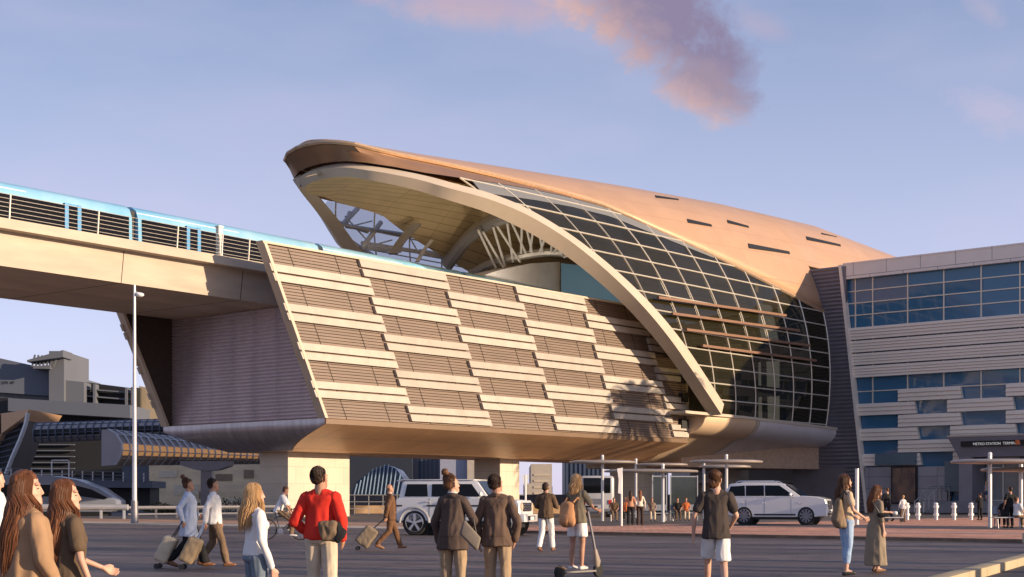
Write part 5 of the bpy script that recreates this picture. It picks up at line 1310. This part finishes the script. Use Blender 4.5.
# travellers with cases
o, hn1, Wm, up_ = person('woman in a long pale blue shirt with a topknot, pulling a cream case', 189, 27.3, 1.70, -82, ('shirt',pblue,.62,'long'), ('wide',blkc,.1), ('bun',HM), 'tan', A(((-.22,-.05,1.14),(-.20,.16,1.02)),((.22,-.17,1.16),(.20,-.10,.90))), 'walk', sex='f', vox=.0105, shoes=shoeB)
o, hn2, Wm, up_ = person('man in a white shirt and brown trousers pulling a light brown bag', 214, 27.6, 1.70, -80, ('shirt',whit,.90,'long'), ('trousers',brt,.1), ('short',HD), 'tan', A(((-.23,.02,1.13),(-.22,.10,.88)),((.24,-.14,1.14),(.24,-.16,.88))), 'walk2', vox=.0105, shoes=shoeB)
def rollcase(label, a, b, w_, d_, hand, m, hm=None):
    """tilted wheeled case from its wheel end a to its top end b, pull handle running to the hand"""
    o = thing('suitcase', label, 'suitcase', (a[0],a[1],0)); a = Vector(a)-o.location; b = Vector(b)-o.location; hand = Vector(hand)-o.location
    t = (b-a).normalized(); x = Vector((t.z,0,-t.x)).normalized(); y = Vector((0,1,0)); q = MB()
    q.hull([(a+t*.05+x*(s*d_/2)+y*(s2*w_/2),.04) for s in (-1,1) for s2 in (-1,1)]+[(b-t*.04+x*(s*d_*.42)+y*(s2*w_*.46),.045) for s in (-1,1) for s2 in (-1,1)])
    me = remesh(q, .02, 2, .012, 3.1, 8); me.materials.append(m); bo = bpy.data.objects.new('case_body', me); C.objects.link(bo); bo.parent = o
    q = MB(); p0 = b-y*.09; p1 = b+y*.09; q.tube([p0,hand-y*.06],.011,6); q.tube([p1,hand+y*.06],.011,6); q.tube([hand-y*.08,hand+y*.08],.016,6); q.build('pull_handle', hm or blkM, o)
    for s in (-1,1):
        q = MB(); c_ = a-x*(d_*.35)+y*s*w_*.45; c_.z = .05; q.cyl(c_-y*.02,c_+y*.02,.05); q.build('wheel', blkM, o)
    return o
G_ = lambda px, Y, z: (Gx(px,Y), Y, z)
rollcase('cream wheeled case tilted behind the woman in the pale blue shirt', G_(161,27.2,.13), G_(172.5,27.2,.58), .30, .17, hn1[1], cloth('cream canvas',(.60,.50,.36)))
rollcase('light brown soft bag tilted between the two travellers', G_(186,26.9,.13), G_(197,26.9,.56), .30, .18, hn2[1], cloth('tan canvas',(.42,.30,.18)), chrM)
# blonde woman
person('blonde woman in a white blouse and grey blue jeans in the left foreground', 256, 13.4, 1.445, -60, ('blouse',whit,.94,'long'), ('slim',jean,.1), ('mid',HL), arms=A(((-.22,.02,1.12),(-.20,.12,.90)),((.24,-.02,1.10),(.235,.10,.80))), sex='f', vox=.008, yaw=-12)
# red man
o, hn, Wm, up_ = person('man in a red jumper seen from behind with one hand on his hip', 321, 15.6, 1.645, -14, ('shirt',redc,.93,'long'), ('trousers',beig,.1), ('short',HD), 'tan', A(((-.29,-.08,1.11),(-.18,.05,.98)),((.27,-.05,1.14),(.24,.06,.92))), 'relax', vox=.008, yaw=-25)
t = thing('draped_jacket', 'brown and black jacket slung at the hip of the man in red', 'jacket', G_(330,15.35,.95))
q = MB(); q.hull([((-.11,0,.11),(.04,.04,.04)),((.04,-.02,.12),(.05,.04,.04)),((-.06,0,-.10),(.05,.04,.04)),((.05,0,-.12),(.05,.04,.04))]); me = remesh(q,.011,3,.02,2,9); me.materials.append(cloth('olive brown drape',(.20,.14,.09))); q_ = bpy.data.objects.new('brown_part', me); C.objects.link(q_); q_.parent = t; t.scale = (.78,.78,.68)
q = MB(); q.hull([((.09,.02,.10),(.04,.04,.04)),((.17,.02,-.0),(.04,.04,.04)),((.10,0,-.13),(.04,.04,.04)),((.15,0,-.09),(.04,.04,.03))]); me = remesh(q,.011,3,.02,5,9); me.materials.append(blkc); q_ = bpy.data.objects.new('black_part', me); C.objects.link(q_); q_.parent = t
# cyclist
bx, bY = 283, 46.5
cyc, hn, Wm, up_ = person('cyclist in a white T-shirt riding towards the right', bx, bY, 1.74, -90, ('tee',whit,.90,'short'), ('trousers',brt,.12), ('short',HM), 'tan', [((-.24,.30,1.12),(-.22,.50,.98)),((.24,.30,1.12),(.22,.50,.98))],
   [((-.09,0,.93),(-.09,.36,.72),(-.10,.16,.36),0),((.09,0,.93),(.09,.34,.60),(.10,.28,.20),0)], lean=22, pelvis=(0,-.16,.96), vox=.012, z0=.0, shoes=shoeW)
bk = thing('bicycle', 'black and silver bicycle under the cyclist', 'bicycle', (Gx(bx,bY),bY,0))
for x in (-.53,.56):
    q = MB(); n_ = 28; q.loft([[ (x+(.325+.02*math.cos(b_))*math.cos(a), .02*math.sin(b_), .345+(.325+.02*math.cos(b_))*math.sin(a)) for b_ in [k*math.pi/3 for k in range(6)]] for a in [2*math.pi*i/n_ for i in range(n_+1)]], cap=False); w_ = q.build('wheel', tyreM, bk)
    q = MB()
    for k_ in range(14):
        a = math.pi*2*k_/14; q.tube([(x,0,.345),(x+.31*math.cos(a),0,.345+.31*math.sin(a))],.004,3)
    q.cyl((x,-.04,.345),(x,.04,.345),.03,n=10); q.build('spokes', chrM, w_)
q = MB(); 
for a_, b_ in (((-.53,0,.345),(-.08,0,.29)),((-.53,0,.345),(-.22,0,.74)),((-.08,0,.29),(-.26,0,.88)),((-.08,0,.29),(.38,0,.70)),((-.22,0,.74),(.36,0,.82)),((.36,0,.86),(.56,0,.345))): q.cyl(a_,b_,.018,n=8)
q.build('frame', mat('bike frame', (.12,.14,.17), .35, .5), bk)
q = MB(); q.hull([((-.33,0,.93),(.08,.07,.03)),((-.18,0,.94),(.05,.02,.02))]); q.build('saddle', blkM, bk)
q = MB(); q.tube([(.30,-.26,1.0),(.36,-.12,.98),(.37,0,.96),(.36,.12,.98),(.30,.26,1.0)],.016,6); q.cyl((.36,0,.84),(.37,0,.97),.015,n=6); q.build('handlebar', blkM, bk)
q = MB(); q.cyl((-.08,-.05,.29),(-.08,-.03,.29),.09,n=18); q.beam((-.08,-.07,.29),(.04,-.1,.18),.02,.02); q.build('crank', chrM, bk)
# bald man with case
o, hn3, Wm, up_ = person('bald man in a rust brown suit pulling a case, left of the boxy car', 390, 37.3, 1.70, -72, ('jacket',suit,.80,'long'), ('trousers',suit,.1), ('bald',HD), 'tan', A(((-.26,.02,1.13),(-.25,.12,.86)),((.25,-.12,1.13),(.22,-.16,.87))), 'walk', vox=.0115, shoes=shoeB, yaw=-12)
rollcase('dark taupe wheeled case tilted behind the bald man', G_(361,37.2,.14), G_(373.5,37.2,.55), .42, .30, hn3[1], cloth('taupe canvas',(.22,.17,.12)))
# brown jacket couple
person('woman with a high bun in a dark brown jacket, left of the jacketed pair', 453, 17.5, 1.60, -22, ('jacket',jc2,.76,'long'), ('trousers',kha,.1), ('bun',HM), arms=A(((-.25,-.02,1.12),(-.24,.06,.82)),((.27,.06,1.13),(.12,.22,1.0))), sex='f', vox=.008, yaw=-38)
t = thing('handbag', 'small grey brown handbag held by the woman with the high bun', 'handbag', G_(470,16.6,.90))
q = MB(); q.hull([((-.09,0,.0),.03),((.07,0,-.16),.03),((-.06,0,.12),.025),((.1,0,-.06),.025)]); q.build('bag_body', cloth('grey leather',(.20,.17,.14)), t, ang=70)
q = MB(); q.tube([(-.07,0,.12),(-.06,.05,.20),(.04,.04,.16),(.08,0,-.05)],.007,5); q.build('strap', blkM, t)
person('man in a brown suit jacket seen from behind, right of the jacketed pair', 497, 17.6, 1.60, -12, ('jacket',jck,.80,'long'), ('trousers',kha,.1), ('short',HD), 'tan', A(((-.27,-.02,1.12),(-.26,.07,.84)),((.28,-.04,1.12),(.23,.05,.87))), 'relax', vox=.008, yaw=-30)
# hoodie man
o, hn, Wm, up_ = person('man in a brown hooded jacket and white trousers holding a phone', 546, 36, 1.72, -18, ('jacket',hood,.86,'long'), ('trousers',whit,.1), ('short',HD), 'tan', A(((-.26,.02,1.14),(-.16,.26,1.10)),((.26,.06,1.13),(.14,.28,1.16))), 'walk2', vox=.0115, shoes=shoeB, yaw=-10)
# scooter rider
sY = 24.; sx = 577
o, hn4, Wm, up_ = person('blonde woman with a backpack standing on a kick scooter', sx, sY, 1.60, -35, ('tee',grn,.90,'short'), ('shorts',whit,.62), ('bob',HL), 'tan', A(((-.24,.18,1.14),(-.16,.42,1.08)),((.25,.14,1.14),(.22,.38,1.08))), 'stand', z0=.12, vox=.0105, sex='f', shoes=shoeW)
t = thing('backpack', 'rust brown backpack on the scooter rider', 'backpack', (Gx(sx-8,sY-.12), sY-.16, 1.02), R(-35))
q = MB(); q.hull([((0,-.06,-.12),(.15,.08,.07)),((0,-.05,.17),(.12,.07,.07)),((0,-.10,-.06),(.12,.08,.08))]); me = remesh(q,.012,3,.010,1,9); me.materials.append(rustc); q_ = bpy.data.objects.new('bag_body', me); C.objects.link(q_); q_.parent = t
for s in (-1,1):
    q = MB(); q.tube([(s*.08,.0,.22),(s*.10,.1,.30),(s*.12,.22,.22)],.016,6); q.build('strap', rustc, t)
q = MB(); q.hull([((0,-.155,-.08),(.08,.035,.06)),((0,-.15,.0),(.08,.03,.03))]); q.build('front_pocket', rustc, t)
sc = thing('kick_scooter', 'grey electric kick scooter under the woman with the backpack', 'scooter', (Gx(sx+2,sY),sY-.05,0), R(48))
q = MB(); q.box(-.42,.36,-.08,.08,.09,.12); q.build('deck', mat('scooter deck',(.22,.20,.18),.6), sc, bevel=.01)
for x in (-.50,.50):
    q = MB(); q.cyl((x,-.025,.11),(x,.025,.11),.11,n=20); q.build('wheel', tyreM, sc); 
q = MB(); q.hull([((-.50,0,.20),(.10,.04,.015)),((-.38,0,.16),(.03,.04,.02))]); q.build('mudguard', mat('scooter fender',(.45,.28,.16),.5), sc)
q = MB(); q.tube([(.50,0,.14),(.45,0,.34),(.34,0,.72),(.20,0,1.18)],.022,8); q.build('steering_column', greyM, sc)
q = MB(); q.tube([(.2,-.22,1.17),(.2,.22,1.17)],.016,8); q.build('handlebar', blkM, sc)
q = MB(); q.hull([((.46,-.0,.18),(.05,.05,.03)),((.42,0,.44),(.035,.035,.04)),((.50,0,.26),(.04,.045,.05))]); q.build('front_fairing', mat('scooter fender2',(.30,.24,.19),.5), sc)
# man in black tee
person('man in a faded black T-shirt and white shorts walking away', 716, 18.7, 1.67, -4, ('tee',tee,.83,'short'), ('shorts',whit,.53), ('mop',HM), 'fair', A(((-.29,-.02,1.13),(-.30,.05,.86)),((.27,.0,1.13),(.20,.16,.97))), 'walk', vox=.008, shoes=shoeW, yaw=-32)
# two women at right
o, hn, Wm, up_ = person('woman in a sand blouse and light blue jeans with a shoulder bag', 846, 24.5, 1.73, -78, ('blouse',ltan,.88,'short'), ('slim',ljean,.22), ('long',HM), arms=A(((-.22,.02,1.13),(-.17,.24,1.02)),((.23,.02,1.13),(.18,.24,1.0))), sex='f', vox=.010, yaw=-8, shoes=shoeK, legs='relax')
t = thing('shoulder_bag', 'brown shoulder bag hanging behind the woman in the sand blouse', 'bag', (Gx(838,24.4),24.35,.95))
q = MB(); q.hull([((-.05,0,.0),(.07,.1,.08)),((0,0,.3),(.05,.08,.06)),((.03,0,-.1),(.1,.1,.05))]); me = remesh(q,.014,3,.01,1,9); me.materials.append(cloth('brown canvas',(.24,.17,.11))); q_ = bpy.data.objects.new('bag_body', me); C.objects.link(q_); q_.parent = t
q = MB(); q.tube([(0,-.05,.32),(.06,-.1,.50),(.12,-.05,.42)],.014,6); q.build('strap', blkM, t)
o, hn, Wm, up_ = person('woman in a long sage dress stretching out one arm', 876, 25.6, 1.55, -68, ('dress',oliv,.16,'half'), None, ('long',HB), arms=A(((-.20,.16,1.22),(-.16,.42,1.20)),((.21,-.02,1.12),(.22,.02,.84))), sex='f', vox=.010, shoes=shoeB, pitch=14, yaw=-10, legs='relax')
t = thing('camera_bag', 'small black bag slung at the arm of the woman in the sage dress', 'bag', (Gx(886,25.35),25.3,1.02))
q = MB(); q.hull([((-.12,0,0),(.05,.04,.04)),((.0,0,.0),(.04,.04,.03))]); q.build('bag_body', blkc, t, ang=70)
q = MB(); q.tube([(-.12,0,.03),(-.2,-.04,.14),(-.26,0,.24)],.01,5); q.build('strap', blkM, t)
q = MB(); q.hull([((.14,0,.03),(.025,.035,.035)),((.17,0,.03),(.02,.035,.035))]); q.build('white_cuff', whiteM, t)
# pair by the poster
person('man in a black suit pushing a luggage cart before the poster', 887, 78, 1.85, 25, ('jacket',blkc,.78,'long'), ('trousers',blkc,.1), ('short',HM), 'fair', A(((-.25,.05,1.13),(-.2,.3,1.0)),((.25,.05,1.13),(.2,.3,1.0))), 'walk', vox=.022, z0=.105)
ct = thing('luggage_cart', 'low grey luggage cart at the feet of the man in the black suit', 'cart', (Gx(893,77.5),77.5,.105))
q = MB(); q.box(-.5,.5,-.25,.25,.22,.27); q.build('platform', steelM, ct); q = MB(); q.tube([(.45,-.2,.25),(.6,-.2,.95),(.6,.2,.95),(.45,.2,.25)],.02,6); q.build('handle', steelM, ct)
for x in (-.4,.4): 
    q = MB(); q.cyl((x,-.25,.11),(x,-.2,.11),.11); q.build('wheel', blkM, ct)
person('child in a white top with a small backpack beside the man in the black suit', 903, 77.6, 1.45, 10, ('tee',whit,.85,'long'), ('trousers',brt,.1), ('short',HL), 'fair', None, 'stand', vox=.022, z0=.105, sex='f')
# by the entrance
person('woman in a navy patterned dress leaning by the portal pier', 950, 141, 1.78, 100, ('dress',navy,.42,'half'), None, ('short',HM), 'tan', None, 'stand', vox=.03, z0=1.25, sex='f')
person('person in black standing at the foot of the portal steps', 980, 84, 1.62, 20, ('jacket',blkc,.75,'long'), ('trousers',blkc,.1), ('short',HD), 'tan', A(((-.24,.08,1.14),(-.1,.2,1.3)),((.24,.08,1.14),(.1,.2,1.3))), 'stand', vox=.025, z0=.105)
person('woman in a pale top standing high on the portal steps', 986, 135, 1.78, 60, ('blouse',cloth('pale rose',(.5,.4,.38)),.9,'long'), ('skirt',navy,.5), ('long',HL), 'fair', None, 'stand', vox=.03, z0=1.25, sex='f')
# standing pair of long haired women
person('long haired woman in black, left of the standing pair by the white post', 630.5, 66.5, 1.62, -5, ('tee',cloth('peach top',(.5,.25,.15)),.95,'short'), ('wide',blkc,.08), ('long',HD), 'tan', None, 'stand', vox=.017, z0=.105, sex='f')
person('long haired woman in a cream top, right of the standing pair by the white post', 640, 66.8, 1.64, 5, ('blouse',cloth('cream top',(.68,.62,.5)),.95,'long'), ('wide',cloth('dark trousers',(.05,.03,.025)),.08), ('long',HB), 'tan', None, 'stand', vox=.017, z0=.105, sex='f')
SIT = [((-.09,0,.93),(-.11,.42,.49),(-.11,.46,.09),0),((.09,0,.93),(.11,.42,.49),(.11,.40,.09),0)]
def sitter(label, px, Y, tcol, bcol, hair, face=180, sex='m', skin='tan'):
    person(label, px, Y, 1.72, face, ('tee',tcol,.95,'short'), ('trousers',bcol,.12), hair, skin, A(((-.23,.08,1.13),(-.12,.3,1.0)),((.23,.08,1.13),(.12,.3,1.0))), SIT, pelvis=(0,0,.53), vox=.024, z0=.105, sex=sex)
sitter('seated man in a dark jacket at the left end of the middle bench', 614, 80, hood, brt, ('short',HD))
sitter('seated blonde woman half hidden by the long haired pair', 625.5, 80.1, orn, blkc, ('short',HL), sex='f')
sitter('seated woman in a patterned top right of the long haired pair', 652, 79.9, cloth('grey patterned',(.22,.16,.13),.5), beig, ('short',HM), sex='f')
sitter('seated man in dark clothes near the right shelter, left of the one in orange', 677.5, 82, blkc, hood, ('short',HD))
sitter('seated person in orange near the right shelter', 686, 82, orn, beig, ('short',HB), sex='f')
person('man in a black top seated with his back turned at the right shelter', 1010, 60.5, 1.74, 20, ('tee',blkc,.92,'short'), ('trousers',blkc,.1), ('short',HD), 'tan', None, 'stand', vox=.018, z0=.105)
sitter('seated man in a white vest at the right shelter bench', 1017, 60.3, whit, brt, ('short',HM), face=-60, skin='fair')
sitter('seated dark haired person left of the white vest at the right shelter', 1005, 60.6, blkc, blkc, ('short',HD), face=0)

# ------------------------------------------------------------------ camera, light, sky
cam = bpy.data.cameras.new('camera'); co = bpy.data.objects.new('camera', cam); C.objects.link(co)
co.location = (0,0,HC); co.rotation_euler = (R(90),0,0)
cam.sensor_width = 36; cam.lens = F/1024*36; cam.shift_y = (HY-288.5)/1024; cam.clip_end = 6000; cam.clip_start = .1
bpy.context.scene.camera = co
bpy.data.scenes.remove(TS)
SUN = Vector((.92,-.39,0)).normalized(); EL = R(11.5)
sd = Vector((SUN.x*math.cos(EL), SUN.y*math.cos(EL), math.sin(EL)))
sl = bpy.data.lights.new('sun', 'SUN'); sl.energy = 5.0; sl.angle = R(.5); sl.color = (1.0,.77,.53)
so_ = bpy.data.objects.new('sun', sl); C.objects.link(so_); so_.rotation_euler = (-sd).to_track_quat('-Z','Y').to_euler()
w = bpy.data.worlds.new('World'); bpy.context.scene.world = w; w.use_nodes = True
N, L = w.node_tree.nodes, w.node_tree.links; bg = N['Background']
sk = N.new('ShaderNodeTexSky'); sk.sky_type = 'NISHITA'; sk.sun_disc = False; sk.sun_elevation = EL
sk.sun_rotation = math.atan2(sd.x, sd.y); sk.air_density = 1.0; sk.dust_density = .6; sk.ozone_density = 3.0
bg.inputs['Strength'].default_value = .135
tc = N.new('ShaderNodeTexCoord')
def mixc(f, a, b, mode='MIX'):
    m = N.new('ShaderNodeMixRGB'); m.blend_type = mode
    for i, x in enumerate((f, a, b)):
        if hasattr(x, 'type') and hasattr(x, 'links'): L.new(x, m.inputs[i])
        elif isinstance(x, (int, float)): m.inputs[i].default_value = x
        else: m.inputs[i].default_value = (*x, 1)
    return m.outputs[0]
def math_(op, a, b=None, clamp=False):
    m = N.new('ShaderNodeMath'); m.operation = op; m.use_clamp = clamp
    for i, x in enumerate((a, b)):
        if x is None: continue
        if isinstance(x, (int, float)): m.inputs[i].default_value = x
        else: L.new(x, m.inputs[i])
    return m.outputs[0]
sep = N.new('ShaderNodeSeparateXYZ'); L.new(tc.outputs['Generated'], sep.inputs[0])
# lavender dusk tint by elevation above the horizon
ramp = N.new('ShaderNodeValToRGB'); L.new(sep.outputs[2], ramp.inputs[0])
el = ramp.color_ramp.elements
el[0].position = 0.0; el[0].color = (4.9,4.4,6.0,1); el[1].position = .33; el[1].color = (1.85,2.2,3.5,1)
for p_, c_ in ((.10,(4.2,4.1,5.8)),(.20,(3.15,3.3,4.7))):
    e = el.new(p_); e.color = (*c_, 1)
e = el.new(.6); e.color = (.9,1.3,2.4,1)
base = mixc(.72, sk.outputs[0], ramp.outputs[0])
# thin high haze
hm_ = N.new('ShaderNodeMapping'); hm_.inputs['Scale'].default_value = (1.2,1.2,4); L.new(tc.outputs['Generated'], hm_.inputs[0])
hz = N.new('ShaderNodeTexNoise'); hz.inputs['Scale'].default_value = 3; hz.inputs['Detail'].default_value = 7; L.new(hm_.outputs[0], hz.inputs[0])
hq = math_('MULTIPLY', math_('SUBTRACT', hz.outputs[0], .42), 1.6, True)
base = mixc(math_('MULTIPLY', hq, .8), base, (3.7,3.4,4.5))
# clouds laid out by direction on the sky dome
def cloud(cx, cz, ang, sx, sz, scale, thr, seed):
    ax = math_('DIVIDE', sep.outputs[0], sep.outputs[1]); az = math_('DIVIDE', sep.outputs[2], sep.outputs[1])
    dx = math_('SUBTRACT', ax, cx); dz = math_('SUBTRACT', az, cz); c, s = math.cos(ang), math.sin(ang)
    a = math_('ADD', math_('MULTIPLY', dx, c), math_('MULTIPLY', dz, s)); b = math_('SUBTRACT', math_('MULTIPLY', dz, c), math_('MULTIPLY', dx, s))
    d = math_('SQRT', math_('ADD', math_('POWER', math_('DIVIDE', a, sx), 2), math_('POWER', math_('DIVIDE', b, sz), 2)))
    m = N.new('ShaderNodeMapping'); m.inputs['Location'].default_value = (seed,0,seed); m.inputs['Scale'].default_value = (1,1,1.4)
    L.new(tc.outputs['Generated'], m.inputs[0])
    n = N.new('ShaderNodeTexNoise'); n.inputs['Scale'].default_value = scale; n.inputs['Detail'].default_value = 12; n.inputs['Roughness'].default_value = .66; n.inputs['Distortion'].default_value = .5
    L.new(m.outputs[0], n.inputs[0])
    q = math_('SUBTRACT', math_('ADD', math_('SUBTRACT', 1.0, d), math_('MULTIPLY', math_('SUBTRACT', n.outputs[0], .5), 2.7)), thr)
    return math_('MULTIPLY', q, 2.3 if sz > .03 else 1.2, True), b, n.outputs[0]
front = math_('GREATER_THAN', sep.outputs[1], .05)
def px2(px, py): return (px-CX)/F, (HY-py)/F
col = base
for (px, py, ang, sx, sz, sc, thr, seed, amt, c1, c2) in [
    (642, 2, -46, .105, .044, 10, -.02, 3.1, .94, (1.55,1.3,2.0), (4.2,2.7,2.4)),
    (702, 92, -24, .045, .018, 20, -.02, 5.1, .85, (2.0,1.6,2.1), (4.3,2.7,2.4)),
    (490, 6, -6, .10, .018, 12, .0, 7.7, .65, (3.2,2.3,2.8), (4.0,2.7,2.7)),
    (755, 20, -28, .03, .013, 15, .15, 1.7, .35, (2.9,2.4,3.1), (3.2,2.4,3.0)),
    (985, 8, -40, .028, .015, 18, .2, 2.7, .4, (3.3,2.8,3.4), (3.5,2.8,3.4)),
    (1005, 112, -20, .05, .02, 18, .15, 9.2, .38, (3.6,3.1,3.9), (3.8,3.1,3.8))]:
    cx, cz = px2(px, py); q, b, n = cloud(cx, cz, R(ang), sx, sz, sc, thr, seed)
    edge = math_('ADD', math_('MULTIPLY', b, -1.0/sz*.7), math_('MULTIPLY', math_('SUBTRACT', n, .5), 1.5)); edge = math_('ADD', edge, .12, True)
    cc = mixc(edge, c1, c2); m_ = math_('MULTIPLY', math_('MULTIPLY', q, amt), front)
    col = mixc(m_, col, cc)
L.new(col, bg.inputs[0])
vs = bpy.context.scene.view_settings; vs.view_transform = 'Standard'; vs.look = 'None'; vs.exposure = .42; vs.gamma = 1
